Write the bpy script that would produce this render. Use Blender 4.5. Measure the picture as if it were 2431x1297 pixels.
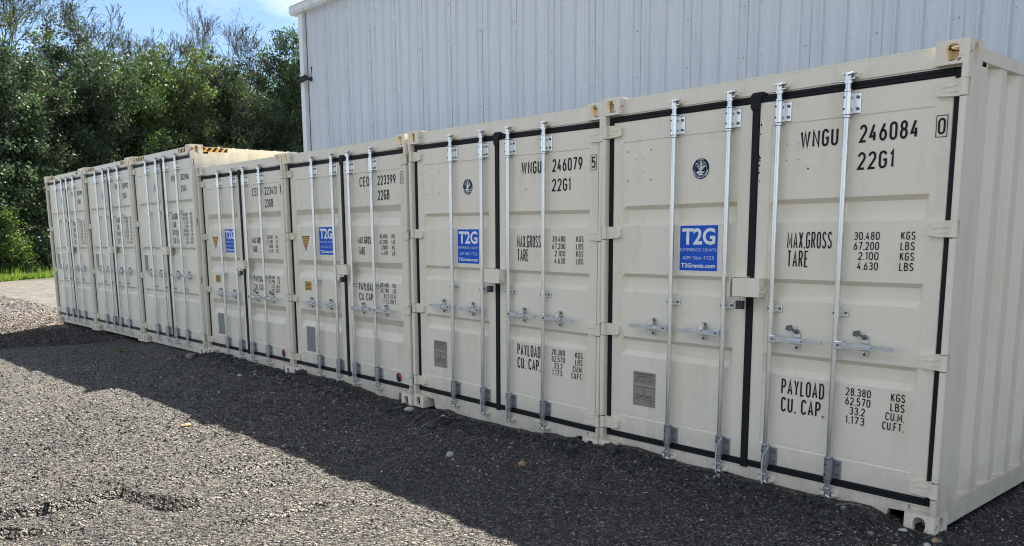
import bpy, math, random
import numpy as np
from mathutils import Matrix, Vector, Euler

random.seed(7)
rng = np.random.default_rng(7)
scene = bpy.context.scene
COL = scene.collection
for o in list(bpy.data.objects):
    bpy.data.objects.remove(o)
R = math.radians

# ------------------------------------------------------------------ camera
CAM = (1.69995, -4.54805, 1.63030)
cam_data = bpy.data.cameras.new('camera')
cam = bpy.data.objects.new('camera', cam_data)
COL.objects.link(cam)
rot = Matrix.Rotation(0.844332604, 4, 'Z') @ Matrix.Rotation(1.41629899, 4, 'X') @ Matrix.Rotation(-0.00710953926, 4, 'Z')
cam.matrix_world = Matrix.Translation(CAM) @ rot
cam_data.sensor_fit = 'HORIZONTAL'
cam_data.sensor_width = 36.0
cam_data.lens = 29.2099
cam_data.shift_y = 0.091391
cam_data.clip_start = 0.05
cam_data.clip_end = 3000
scene.camera = cam

# ------------------------------------------------------------------ sky, sun, exposure
SUN_TRAVEL = Vector((0.61, -0.68, -1.0)).normalized()
SUN_EL = math.asin(-SUN_TRAVEL.z)
SUN_AZ = math.atan2(-SUN_TRAVEL.x, -SUN_TRAVEL.y)      # clockwise from +y
world = bpy.data.worlds.new("World")
scene.world = world
world.use_nodes = True
wn = world.node_tree.nodes
wl = world.node_tree.links
wn.clear()
w_out = wn.new('ShaderNodeOutputWorld')
w_bg = wn.new('ShaderNodeBackground')
w_bg.inputs['Strength'].default_value = 0.05
sky = wn.new('ShaderNodeTexSky')
sky.sky_type = 'NISHITA'
sky.sun_disc = False
sky.sun_elevation = SUN_EL
sky.sun_rotation = SUN_AZ
sky.altitude = 20
sky.air_density = 0.8
sky.dust_density = 0.12
sky.ozone_density = 2.4
# fair-weather cloud; bright cover added out of view to light the doors
w_tc = wn.new('ShaderNodeTexCoord')
w_map = wn.new('ShaderNodeMapping')
w_map.inputs['Scale'].default_value = (1.0, 1.0, 2.6)
w_map.inputs['Location'].default_value = (14.69, 5.29, 12.41)
w_noise = wn.new('ShaderNodeTexNoise')
w_noise.inputs['Scale'].default_value = 1.5
w_noise.inputs['Detail'].default_value = 7
w_noise.inputs['Roughness'].default_value = 0.56
w_ramp = wn.new('ShaderNodeValToRGB')
w_ramp.color_ramp.elements[0].position = 0.44
w_ramp.color_ramp.elements[0].color = (0, 0, 0, 1)
w_ramp.color_ramp.elements[1].position = 0.60
w_ramp.color_ramp.elements[1].color = (1, 1, 1, 1)
w_mix = wn.new('ShaderNodeMixRGB')
w_mix.inputs['Color2'].default_value = (9.5, 9.6, 9.8, 1)
wl.new(w_tc.outputs['Generated'], w_map.inputs['Vector'])
wl.new(w_map.outputs['Vector'], w_noise.inputs['Vector'])
wl.new(w_noise.outputs['Fac'], w_ramp.inputs['Fac'])
wl.new(w_ramp.outputs['Color'], w_mix.inputs['Fac'])
wl.new(sky.outputs['Color'], w_mix.inputs['Color1'])
wl.new(w_mix.outputs['Color'], w_bg.inputs['Color'])
wl.new(w_bg.outputs['Background'], w_out.inputs['Surface'])

sun_data = bpy.data.lights.new('sun', 'SUN')
sun_data.energy = 4.6
sun_data.angle = R(0.53)
sun_data.color = (1.0, 0.91, 0.78)
sun = bpy.data.objects.new('sun', sun_data)
COL.objects.link(sun)
sun.rotation_mode = 'QUATERNION'
sun.rotation_quaternion = SUN_TRAVEL.to_track_quat('-Z', 'Y')
sun.location = (-20, 22, 33)

scene.view_settings.view_transform = 'Standard'
scene.view_settings.look = 'None'
scene.view_settings.gamma = 1.0
scene.view_settings.exposure = 1.76
scene.view_settings.use_curve_mapping = False
scene.render.engine = 'CYCLES'
scene.cycles.filter_width = 1.1

# ------------------------------------------------------------------ materials
def new_mat(name):
    m = bpy.data.materials.new(name)
    m.use_nodes = True
    nt = m.node_tree
    return m, nt, nt.nodes['Principled BSDF']

def N(nt, typ, **kw):
    n = nt.nodes.new(typ)
    for k, v in kw.items():
        n.inputs[k].default_value = v
    return n

def ramp(nt, stops, interp='LINEAR'):
    n = nt.nodes.new('ShaderNodeValToRGB')
    cr = n.color_ramp
    cr.interpolation = interp
    while len(cr.elements) > 1:
        cr.elements.remove(cr.elements[-1])
    for i, (p, c) in enumerate(stops):
        e = cr.elements[0] if i == 0 else cr.elements.new(p)
        e.position = p
        e.color = c if len(c) == 4 else (*c, 1)
    return n

def plain(name, col, rough=0.5, metal=0.0, spec=0.5):
    m, nt, b = new_mat(name)
    b.inputs['Base Color'].default_value = (*col, 1)
    b.inputs['Roughness'].default_value = rough
    b.inputs['Metallic'].default_value = metal
    b.inputs['Specular IOR Level'].default_value = spec
    return m

def paint(name, col, rough=0.42, rust=0.0, grime=0.08, splash=False):
    """container paint: faint mottling, vertical dirt runs, optional rust"""
    m, nt, b = new_mat(name)
    L = nt.links.new
    tc = N(nt, 'ShaderNodeTexCoord')
    mp = N(nt, 'ShaderNodeMapping')
    mp.inputs['Scale'].default_value = (9, 9, 0.9)
    L(tc.outputs['Object'], mp.inputs['Vector'])
    n1 = N(nt, 'ShaderNodeTexNoise', Scale=1.0, Detail=6, Roughness=0.6)
    L(mp.outputs['Vector'], n1.inputs['Vector'])
    n2 = N(nt, 'ShaderNodeTexNoise', Scale=3.0, Detail=8, Roughness=0.65)
    L(tc.outputs['Object'], n2.inputs['Vector'])
    add = N(nt, 'ShaderNodeMath'); add.operation = 'ADD'
    L(n1.outputs['Fac'], add.inputs[0]); L(n2.outputs['Fac'], add.inputs[1])
    r = ramp(nt, [(0.72, tuple(c * (1 - grime) for c in (col[0] * .98, col[1] * .97, col[2] * .93))), (1.12, col)])
    half = N(nt, 'ShaderNodeMath'); half.operation = 'MULTIPLY'; half.inputs[1].default_value = 1.0
    L(add.outputs[0], half.inputs[0])
    L(half.outputs[0], r.inputs['Fac'])
    last = r.outputs['Color']
    # small scratches
    n4 = N(nt, 'ShaderNodeTexNoise', Scale=55, Detail=3, Roughness=0.5)
    L(tc.outputs['Object'], n4.inputs['Vector'])
    r4 = ramp(nt, [(0.76, (0, 0, 0)), (0.79, (1, 1, 1))])
    L(n4.outputs['Fac'], r4.inputs['Fac'])
    mx = nt.nodes.new('ShaderNodeMixRGB')
    mx.inputs['Color2'].default_value = (0.16, 0.14, 0.12, 1)
    mu = N(nt, 'ShaderNodeMath'); mu.operation = 'MULTIPLY'; mu.inputs[1].default_value = 0.5
    L(r4.outputs['Color'], mu.inputs[0]); L(mu.outputs[0], mx.inputs['Fac']); L(last, mx.inputs['Color1'])
    last = mx.outputs['Color']
    if splash:
        sx = N(nt, 'ShaderNodeSeparateXYZ'); L(tc.outputs['Object'], sx.inputs[0])
        mr_ = N(nt, 'ShaderNodeMapRange'); mr_.inputs['From Min'].default_value = .55; mr_.inputs['From Max'].default_value = .06
        L(sx.outputs['Z'], mr_.inputs['Value'])
        n6 = N(nt, 'ShaderNodeTexNoise', Scale=7, Detail=9, Roughness=0.75); L(tc.outputs['Object'], n6.inputs['Vector'])
        ml_ = N(nt, 'ShaderNodeMath'); ml_.operation = 'MULTIPLY'; L(mr_.outputs['Result'], ml_.inputs[0]); L(n6.outputs['Fac'], ml_.inputs[1])
        r6 = ramp(nt, [(0.18, (0, 0, 0)), (0.62, (.55, .55, .55))]); L(ml_.outputs[0], r6.inputs['Fac'])
        m6 = nt.nodes.new('ShaderNodeMixRGB'); m6.inputs['Color2'].default_value = (0.30, 0.265, 0.21, 1)
        L(r6.outputs['Color'], m6.inputs['Fac']); L(last, m6.inputs['Color1']); last = m6.outputs['Color']
    if rust > 0:
        n3 = N(nt, 'ShaderNodeTexNoise', Scale=14, Detail=8, Roughness=0.7)
        L(tc.outputs['Object'], n3.inputs['Vector'])
        r3 = ramp(nt, [(0.62 - rust * .15, (0, 0, 0)), (0.70 - rust * .12, (1, 1, 1))])
        L(n3.outputs['Fac'], r3.inputs['Fac'])
        mr = nt.nodes.new('ShaderNodeMixRGB')
        mr.inputs['Color2'].default_value = (0.17, 0.07, 0.028, 1)
        L(r3.outputs['Color'], mr.inputs['Fac']); L(last, mr.inputs['Color1'])
        last = mr.outputs['Color']
    L(last, b.inputs['Base Color'])
    b.inputs['Roughness'].default_value = rough
    # faint oil-canning / orange peel
    n5 = N(nt, 'ShaderNodeTexNoise', Scale=2.2, Detail=3)
    L(tc.outputs['Object'], n5.inputs['Vector'])
    bp = N(nt, 'ShaderNodeBump', Strength=0.12, Distance=0.02)
    L(n5.outputs['Fac'], bp.inputs['Height']); L(bp.outputs['Normal'], b.inputs['Normal'])
    return m

def galv(name, col=(0.66, 0.69, 0.72), rough=0.34):
    m, nt, b = new_mat(name)
    L = nt.links.new
    tc = N(nt, 'ShaderNodeTexCoord')
    mp = N(nt, 'ShaderNodeMapping'); mp.inputs['Scale'].default_value = (20, 20, 3)
    L(tc.outputs['Object'], mp.inputs['Vector'])
    n1 = N(nt, 'ShaderNodeTexNoise', Scale=1.0, Detail=4, Roughness=0.6)
    L(mp.outputs['Vector'], n1.inputs['Vector'])
    r = ramp(nt, [(0.3, tuple(c * .84 for c in col)), (0.65, col)])
    L(n1.outputs['Fac'], r.inputs['Fac']); L(r.outputs['Color'], b.inputs['Base Color'])
    b.inputs['Metallic'].default_value = 0.9
    b.inputs['Roughness'].default_value = rough
    return m

CREAM = (0.81, 0.75, 0.625)
CREAM2 = (0.76, 0.705, 0.585)
CREAM3 = (0.77, 0.735, 0.62)
M = {
    'cream': paint('cream_paint', CREAM),
    'cream2': paint('beige_paint', CREAM2, grime=.11),
    'cream3': paint('pale_paint', CREAM3, grime=.11),
    'cream_low': paint('cream_paint_splashed', CREAM, splash=True), 'cream2_low': paint('beige_paint_splashed', CREAM2, grime=.11, splash=True), 'cream3_low': paint('pale_paint_splashed', CREAM3, grime=.11, splash=True),
    'worn': paint('worn_cream_paint', CREAM, rust=0.12, grime=.22),
    'inner': plain('casting_interior_bounce', (0.74, 0.65, 0.50), 0.6),  # warm bounced light put into the cream of the casting interiors
    'rusty': paint('rusty_cream_paint', CREAM, rust=.62, grime=.25),
    'galv': galv('zinc_plate', (0.74, 0.76, 0.77), 0.27),
    'galv_old': galv('weathered_zinc', (0.46, 0.49, 0.52), 0.34),
    'blue_zinc': galv('blue_zinc', (0.60, 0.70, 0.82), 0.16),
    'bolt': plain('bolt_steel', (0.15, 0.155, 0.165), 0.45, 0.7),
    'hole': plain('bolt_hole', (0.008, 0.008, 0.009), 0.8),
    'rubber': plain('black_rubber', (0.009, 0.010, 0.013), 0.6, 0, .25),
    'rubber_old': plain('weathered_rubber', (0.035, 0.036, 0.040), 0.65, 0, .3),
    'ink': plain('black_vinyl', (0.007, 0.007, 0.012), 0.5, 0, .25),
    'white_ink': plain('white_vinyl', (0.80, 0.82, 0.84), 0.45),
    'blue_ink': plain('blue_vinyl', (0.006, 0.095, 0.55), 0.5, 0, .25),
    'navy_ink': plain('navy_vinyl', (0.006, 0.014, 0.045), 0.5, 0, .25),
    'red_ink': plain('red_vinyl', (0.42, 0.03, 0.06), 0.4),
    'yellow_ink': plain('yellow_vinyl', (0.72, 0.36, 0.03), 0.45),
    'lock': plain('padlock_body', (0.035, 0.038, 0.045), 0.35, 0.5),
    'rope': plain('braided_cord', (0.55, 0.57, 0.58), 0.6),
    'cam_black': plain('camera_housing', (0.012, 0.013, 0.016), 0.4),
    'cam_glass': plain('camera_lens', (0.01, 0.012, 0.018), 0.08),
}

def plate_mat(name, base, ink):
    """stamped data plate: rows of tiny engraved lettering as a print pattern"""
    m, nt, b = new_mat(name)
    L = nt.links.new
    tc = N(nt, 'ShaderNodeTexCoord')
    sx = N(nt, 'ShaderNodeSeparateXYZ'); L(tc.outputs['Generated'], sx.inputs[0])
    rows = N(nt, 'ShaderNodeMath'); rows.operation = 'MULTIPLY'; rows.inputs[1].default_value = 19
    L(sx.outputs['Z'], rows.inputs[0])
    fr = N(nt, 'ShaderNodeMath'); fr.operation = 'FRACT'; L(rows.outputs[0], fr.inputs[0])
    gt = N(nt, 'ShaderNodeMath'); gt.operation = 'GREATER_THAN'; gt.inputs[1].default_value = 0.55
    L(fr.outputs[0], gt.inputs[0])
    mp = N(nt, 'ShaderNodeMapping'); mp.inputs['Scale'].default_value = (26, 1, 24)
    L(tc.outputs['Generated'], mp.inputs['Vector'])
    wn_ = N(nt, 'ShaderNodeTexNoise', Scale=1.0, Detail=2); L(mp.outputs['Vector'], wn_.inputs['Vector'])
    g2 = N(nt, 'ShaderNodeMath'); g2.operation = 'GREATER_THAN'; g2.inputs[1].default_value = 0.47
    L(wn_.outputs['Fac'], g2.inputs[0])
    mul = N(nt, 'ShaderNodeMath'); mul.operation = 'MULTIPLY'
    L(gt.outputs[0], mul.inputs[0]); L(g2.outputs[0], mul.inputs[1])
    mx = nt.nodes.new('ShaderNodeMixRGB')
    mx.inputs['Color1'].default_value = (*base, 1); mx.inputs['Color2'].default_value = (*ink, 1)
    L(mul.outputs[0], mx.inputs['Fac']); L(mx.outputs['Color'], b.inputs['Base Color'])
    b.inputs['Metallic'].default_value = 0.2
    b.inputs['Roughness'].default_value = 0.5
    return m
M['plate'] = plate_mat('steel_data_plate', (0.33, 0.29, 0.25), (0.24, 0.21, 0.18))
M['plate2'] = plate_mat('grey_data_plate', (0.25, 0.26, 0.275), (0.16, 0.165, 0.175))

def hazard_mat():
    m, nt, b = new_mat('hazard_tape')
    L = nt.links.new
    at = nt.nodes.new('ShaderNodeUVMap')
    sx = N(nt, 'ShaderNodeSeparateXYZ'); L(at.outputs['UV'], sx.inputs[0])
    fr = N(nt, 'ShaderNodeMath'); fr.operation = 'FRACT'; L(sx.outputs['X'], fr.inputs[0])
    gt = N(nt, 'ShaderNodeMath'); gt.operation = 'GREATER_THAN'; gt.inputs[1].default_value = 0.42
    L(fr.outputs[0], gt.inputs[0])
    mx = nt.nodes.new('ShaderNodeMixRGB')
    mx.inputs['Color1'].default_value = (0.85, 0.43, 0.03, 1); mx.inputs['Color2'].default_value = (0.018, 0.017, 0.016, 1)
    L(gt.outputs[0], mx.inputs['Fac']); L(mx.outputs['Color'], b.inputs['Base Color'])
    b.inputs['Roughness'].default_value = 0.45
    return m
M['hazard'] = hazard_mat()

def siding_mat():
    m, nt, b = new_mat('white_metal_siding')
    L = nt.links.new
    tc = N(nt, 'ShaderNodeTexCoord')
    mp = N(nt, 'ShaderNodeMapping'); mp.inputs['Scale'].default_value = (14, 14, 0.35)
    L(tc.outputs['Object'], mp.inputs['Vector'])
    n1 = N(nt, 'ShaderNodeTexNoise', Scale=1.0, Detail=7, Roughness=0.65)
    L(mp.outputs['Vector'], n1.inputs['Vector'])
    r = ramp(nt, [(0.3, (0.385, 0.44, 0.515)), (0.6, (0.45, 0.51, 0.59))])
    L(n1.outputs['Fac'], r.inputs['Fac']); L(r.outputs['Color'], b.inputs['Base Color'])
    b.inputs['Roughness'].default_value = 0.4
    n5 = N(nt, 'ShaderNodeTexNoise', Scale=1.6, Detail=2)
    L(tc.outputs['Object'], n5.inputs['Vector'])
    bp = N(nt, 'ShaderNodeBump', Strength=0.15, Distance=0.03)
    L(n5.outputs['Fac'], bp.inputs['Height']); L(bp.outputs['Normal'], b.inputs['Normal'])
    return m
M['siding'] = siding_mat()
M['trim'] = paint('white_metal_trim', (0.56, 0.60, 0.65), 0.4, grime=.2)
M['trim_dark'] = plain('trim_shadow_gap', (0.05, 0.055, 0.06), 0.7)
M['screw'] = plain('siding_screw', (0.20, 0.21, 0.22), 0.5, 0.5)

def wood_mat():
    m, nt, b = new_mat('weathered_timber')
    L = nt.links.new
    tc = N(nt, 'ShaderNodeTexCoord')
    mp = N(nt, 'ShaderNodeMapping'); mp.inputs['Scale'].default_value = (3, 30, 30)
    L(tc.outputs['Object'], mp.inputs['Vector'])
    n1 = N(nt, 'ShaderNodeTexNoise', Scale=2, Detail=6); L(mp.outputs['Vector'], n1.inputs['Vector'])
    r = ramp(nt, [(0.3, (0.035, 0.022, 0.015)), (0.7, (0.12, 0.08, 0.055))])
    L(n1.outputs['Fac'], r.inputs['Fac']); L(r.outputs['Color'], b.inputs['Base Color'])
    b.inputs['Roughness'].default_value = 0.85
    return m
M['wood'] = wood_mat()

def ground_mat():
    m, nt, b = new_mat('gravel_ground')
    L = nt.links.new
    tc = N(nt, 'ShaderNodeTexCoord')
    P = tc.outputs['Object']
    v1 = N(nt, 'ShaderNodeTexVoronoi', Scale=88); L(P, v1.inputs['Vector'])
    v2 = N(nt, 'ShaderNodeTexVoronoi', Scale=34); L(P, v2.inputs['Vector'])
    # colour per pebble
    sr = N(nt, 'ShaderNodeSeparateColor'); L(v1.outputs['Color'], sr.inputs[0])
    r1 = ramp(nt, [(0.0, (0.006, 0.006, 0.007)), (0.45, (0.016, 0.016, 0.017)), (0.70, (0.050, 0.048, 0.046)),
                   (0.86, (0.15, 0.145, 0.13)), (1.0, (0.50, 0.48, 0.44))])
    L(sr.outputs[0], r1.inputs['Fac'])
    sr2 = N(nt, 'ShaderNodeSeparateColor'); L(v2.outputs['Color'], sr2.inputs[0])
    r2 = ramp(nt, [(0.0, (0.02, 0.02, 0.022)), (0.8, (0.055, 0.053, 0.052)), (0.95, (0.14, 0.12, 0.10)), (1.0, (0.25, 0.24, 0.22))])
    L(sr2.outputs[1], r2.inputs['Fac'])
    mx = nt.nodes.new('ShaderNodeMixRGB'); mx.inputs['Fac'].default_value = 0.4
    L(r1.outputs['Color'], mx.inputs['Color1']); L(r2.outputs['Color'], mx.inputs['Color2'])
    # broad patches
    nb = N(nt, 'ShaderNodeTexNoise', Scale=1.1, Detail=9, Roughness=0.7); L(P, nb.inputs['Vector'])
    rb = ramp(nt, [(0.3, (0.50, 0.50, 0.53)), (0.7, (1.22, 1.18, 1.10))])
    L(nb.outputs['Fac'], rb.inputs['Fac'])
    mb = nt.nodes.new('ShaderNodeMixRGB'); mb.blend_type = 'MULTIPLY'; mb.inputs['Fac'].default_value = 1
    L(mx.outputs['Color'], mb.inputs['Color1']); L(rb.outputs['Color'], mb.inputs['Color2'])
    nbb = N(nt, 'ShaderNodeTexNoise', Scale=0.42, Detail=4, Roughness=0.6); L(P, nbb.inputs['Vector'])
    rbb = ramp(nt, [(0.38, (0.80, 0.79, 0.80)), (0.62, (1.18, 1.12, 1.0))]); L(nbb.outputs['Fac'], rbb.inputs['Fac'])
    mbb = nt.nodes.new('ShaderNodeMixRGB'); mbb.blend_type = 'MULTIPLY'; mbb.inputs['Fac'].default_value = 1
    L(mb.outputs['Color'], mbb.inputs['Color1']); L(rbb.outputs['Color'], mbb.inputs['Color2'])
    mb = mbb
    # zones painted as a mesh attribute (r = pale crushed stone lot and unseen ground paled for bounce, g = leaf litter, b = grass soil)
    za = nt.nodes.new('ShaderNodeAttribute'); za.attribute_name = 'zone'
    zs = N(nt, 'ShaderNodeSeparateColor'); L(za.outputs['Color'], zs.inputs[0])
    pale = ramp(nt, [(0.0, (0.055, 0.052, 0.049)), (0.5, (0.125, 0.12, 0.11)), (1.0, (0.30, 0.29, 0.27))])
    L(sr.outputs[1], pale.inputs['Fac'])
    mps = N(nt, 'ShaderNodeMapping'); mps.inputs['Scale'].default_value = (1.9, 2.2, 1.0); L(P, mps.inputs['Vector'])
    np_ = N(nt, 'ShaderNodeTexNoise', Scale=1.0, Detail=9, Roughness=0.75); L(mps.outputs['Vector'], np_.inputs['Vector'])
    rp_ = ramp(nt, [(0.33, (0.28, 0.27, 0.26)), (0.5, (0.88, 0.87, 0.85)), (0.68, (1.8, 1.75, 1.68))]); L(np_.outputs['Fac'], rp_.inputs['Fac'])
    mpl = nt.nodes.new('ShaderNodeMixRGB'); mpl.blend_type = 'MULTIPLY'; mpl.inputs['Fac'].default_value = 1
    L(pale.outputs['Color'], mpl.inputs['Color1']); L(rp_.outputs['Color'], mpl.inputs['Color2'])
    m1 = nt.nodes.new('ShaderNodeMixRGB')
    L(zs.outputs[0], m1.inputs['Fac']); L(mb.outputs['Color'], m1.inputs['Color1']); L(mpl.outputs['Color'], m1.inputs['Color2'])
    lit = ramp(nt, [(0.32, (0.012, 0.009, 0.007)), (0.48, (0.055, 0.038, 0.024)), (0.60, (0.15, 0.105, 0.068)), (0.72, (0.26, 0.20, 0.14))])
    nl_ = N(nt, 'ShaderNodeTexNoise', Scale=5.0, Detail=9, Roughness=0.8); L(P, nl_.inputs['Vector'])
    L(nl_.outputs['Fac'], lit.inputs['Fac'])
    m2 = nt.nodes.new('ShaderNodeMixRGB')
    L(zs.outputs[1], m2.inputs['Fac']); L(m1.outputs['Color'], m2.inputs['Color1']); L(lit.outputs['Color'], m2.inputs['Color2'])
    m3 = nt.nodes.new('ShaderNodeMixRGB'); m3.inputs['Color2'].default_value = (0.05, 0.06, 0.022, 1)
    L(zs.outputs[2], m3.inputs['Fac']); L(m2.outputs['Color'], m3.inputs['Color1'])
    L(m3.outputs['Color'], b.inputs['Base Color'])
    b.inputs['Roughness'].default_value = 0.62
    b.inputs['Specular IOR Level'].default_value = 0.45
    # relief
    inv = N(nt, 'ShaderNodeMath'); inv.operation = 'MULTIPLY_ADD'; inv.inputs[1].default_value = -0.5; 
    L(v1.outputs['Distance'], inv.inputs[0])
    inv2 = N(nt, 'ShaderNodeMath'); inv2.operation = 'MULTIPLY_ADD'; inv2.inputs[1].default_value = -1.0
    L(v2.outputs['Distance'], inv2.inputs[0]); L(inv.outputs[0], inv2.inputs[2])
    bp = N(nt, 'ShaderNodeBump', Strength=1.0, Distance=0.03)
    L(inv2.outputs[0], bp.inputs['Height']); L(bp.outputs['Normal'], b.inputs['Normal'])
    return m
M['ground'] = ground_mat()

def stone_mat():
    m, nt, b = new_mat('gravel_stone')
    L = nt.links.new
    at = nt.nodes.new('ShaderNodeAttribute'); at.attribute_name = 'tint'
    tc = N(nt, 'ShaderNodeTexCoord')
    n1 = N(nt, 'ShaderNodeTexNoise', Scale=160, Detail=4); L(tc.outputs['Object'], n1.inputs['Vector'])
    r = ramp(nt, [(0.3, (0.7, 0.7, 0.7)), (0.7, (1.25, 1.25, 1.25))])
    L(n1.outputs['Fac'], r.inputs['Fac'])
    mb = nt.nodes.new('ShaderNodeMixRGB'); mb.blend_type = 'MULTIPLY'; mb.inputs['Fac'].default_value = 1
    L(at.outputs['Color'], mb.inputs['Color1']); L(r.outputs['Color'], mb.inputs['Color2'])
    L(mb.outputs['Color'], b.inputs['Base Color'])
    b.inputs['Roughness'].default_value = 0.6
    return m
M['stone'] = stone_mat()

def rock_mat(name, c0, c1):
    m, nt, b = new_mat(name)
    L = nt.links.new
    tc = N(nt, 'ShaderNodeTexCoord')
    n1 = N(nt, 'ShaderNodeTexNoise', Scale=40, Detail=8, Roughness=.7); L(tc.outputs['Object'], n1.inputs['Vector'])
    r = ramp(nt, [(0.3, c0), (0.7, c1)])
    L(n1.outputs['Fac'], r.inputs['Fac']); L(r.outputs['Color'], b.inputs['Base Color'])
    b.inputs['Roughness'].default_value = 0.8
    bp = N(nt, 'ShaderNodeBump', Strength=0.5, Distance=0.01)
    L(n1.outputs['Fac'], bp.inputs['Height']); L(bp.outputs['Normal'], b.inputs['Normal'])
    return m
M['rock_dark'] = rock_mat('dark_rock', (0.015, 0.016, 0.02), (0.06, 0.06, 0.065))
M['rock_tan'] = rock_mat('tan_rock', (0.12, 0.105, 0.085), (0.26, 0.23, 0.19))
M['rock_white'] = rock_mat('pale_rock', (0.30, 0.29, 0.27), (0.52, 0.51, 0.48))
M['rock_rust'] = rock_mat('rust_rock', (0.25, 0.14, 0.07), (0.42, 0.28, 0.16))

def leaf_mat(name, c, t, trans=0.42):
    m, nt, b = new_mat(name)
    L = nt.links.new
    at0 = nt.nodes.new('ShaderNodeAttribute'); at0.attribute_name = 'tint'
    oi = nt.nodes.new('ShaderNodeObjectInfo')
    ro = ramp(nt, [(0.0, (0.60, 0.68, 0.80)), (0.4, (0.82, 0.88, 0.95)), (0.75, (1.0, 1.0, .9)), (1.0, (1.45, 1.35, 1.0))])
    L(oi.outputs['Random'], ro.inputs['Fac'])
    at = nt.nodes.new('ShaderNodeMixRGB'); at.blend_type = 'MULTIPLY'; at.inputs['Fac'].default_value = 1
    L(at0.outputs['Color'], at.inputs['Color1']); L(ro.outputs['Color'], at.inputs['Color2'])
    c1 = nt.nodes.new('ShaderNodeMixRGB'); c1.blend_type = 'MULTIPLY'; c1.inputs['Fac'].default_value = 1
    c1.inputs['Color1'].default_value = (*c, 1); L(at.outputs['Color'], c1.inputs['Color2'])
    c2 = nt.nodes.new('ShaderNodeMixRGB'); c2.blend_type = 'MULTIPLY'; c2.inputs['Fac'].default_value = 1
    c2.inputs['Color1'].default_value = (*t, 1); L(at.outputs['Color'], c2.inputs['Color2'])
    L(c1.outputs['Color'], b.inputs['Base Color'])
    b.inputs['Roughness'].default_value = 0.52
    b.inputs['Specular IOR Level'].default_value = 0.30
    tr = nt.nodes.new('ShaderNodeBsdfTranslucent'); L(c2.outputs['Color'], tr.inputs['Color'])
    mix = nt.nodes.new('ShaderNodeMixShader'); mix.inputs['Fac'].default_value = trans
    L(b.outputs['BSDF'], mix.inputs[1]); L(tr.outputs['BSDF'], mix.inputs[2])
    L(mix.outputs['Shader'], nt.nodes['Material Output'].inputs['Surface'])
    return m
M['leaf'] = leaf_mat('leaf_green', (0.072, 0.104, 0.060), (0.085, 0.135, 0.045), .40)
M['leaf2'] = leaf_mat('leaf_yellow_green', (0.060, 0.098, 0.028), (0.15, 0.23, 0.035))
M['grass'] = leaf_mat('grass_blade', (0.09, 0.14, 0.03), (0.25, 0.36, 0.05), .5)
def bark_mat():
    m, nt, b = new_mat('bark')
    L = nt.links.new
    tc = N(nt, 'ShaderNodeTexCoord')
    n1 = N(nt, 'ShaderNodeTexNoise', Scale=9, Detail=6); L(tc.outputs['Object'], n1.inputs['Vector'])
    r = ramp(nt, [(0.3, (0.03, 0.027, 0.024)), (0.7, (0.10, 0.09, 0.08))])
    L(n1.outputs['Fac'], r.inputs['Fac']); L(r.outputs['Color'], b.inputs['Base Color'])
    b.inputs['Roughness'].default_value = 0.9
    return m
M['bark'] = bark_mat()
M['bark_pale'] = plain('dead_wood', (0.17, 0.155, 0.145), 0.9)

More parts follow.
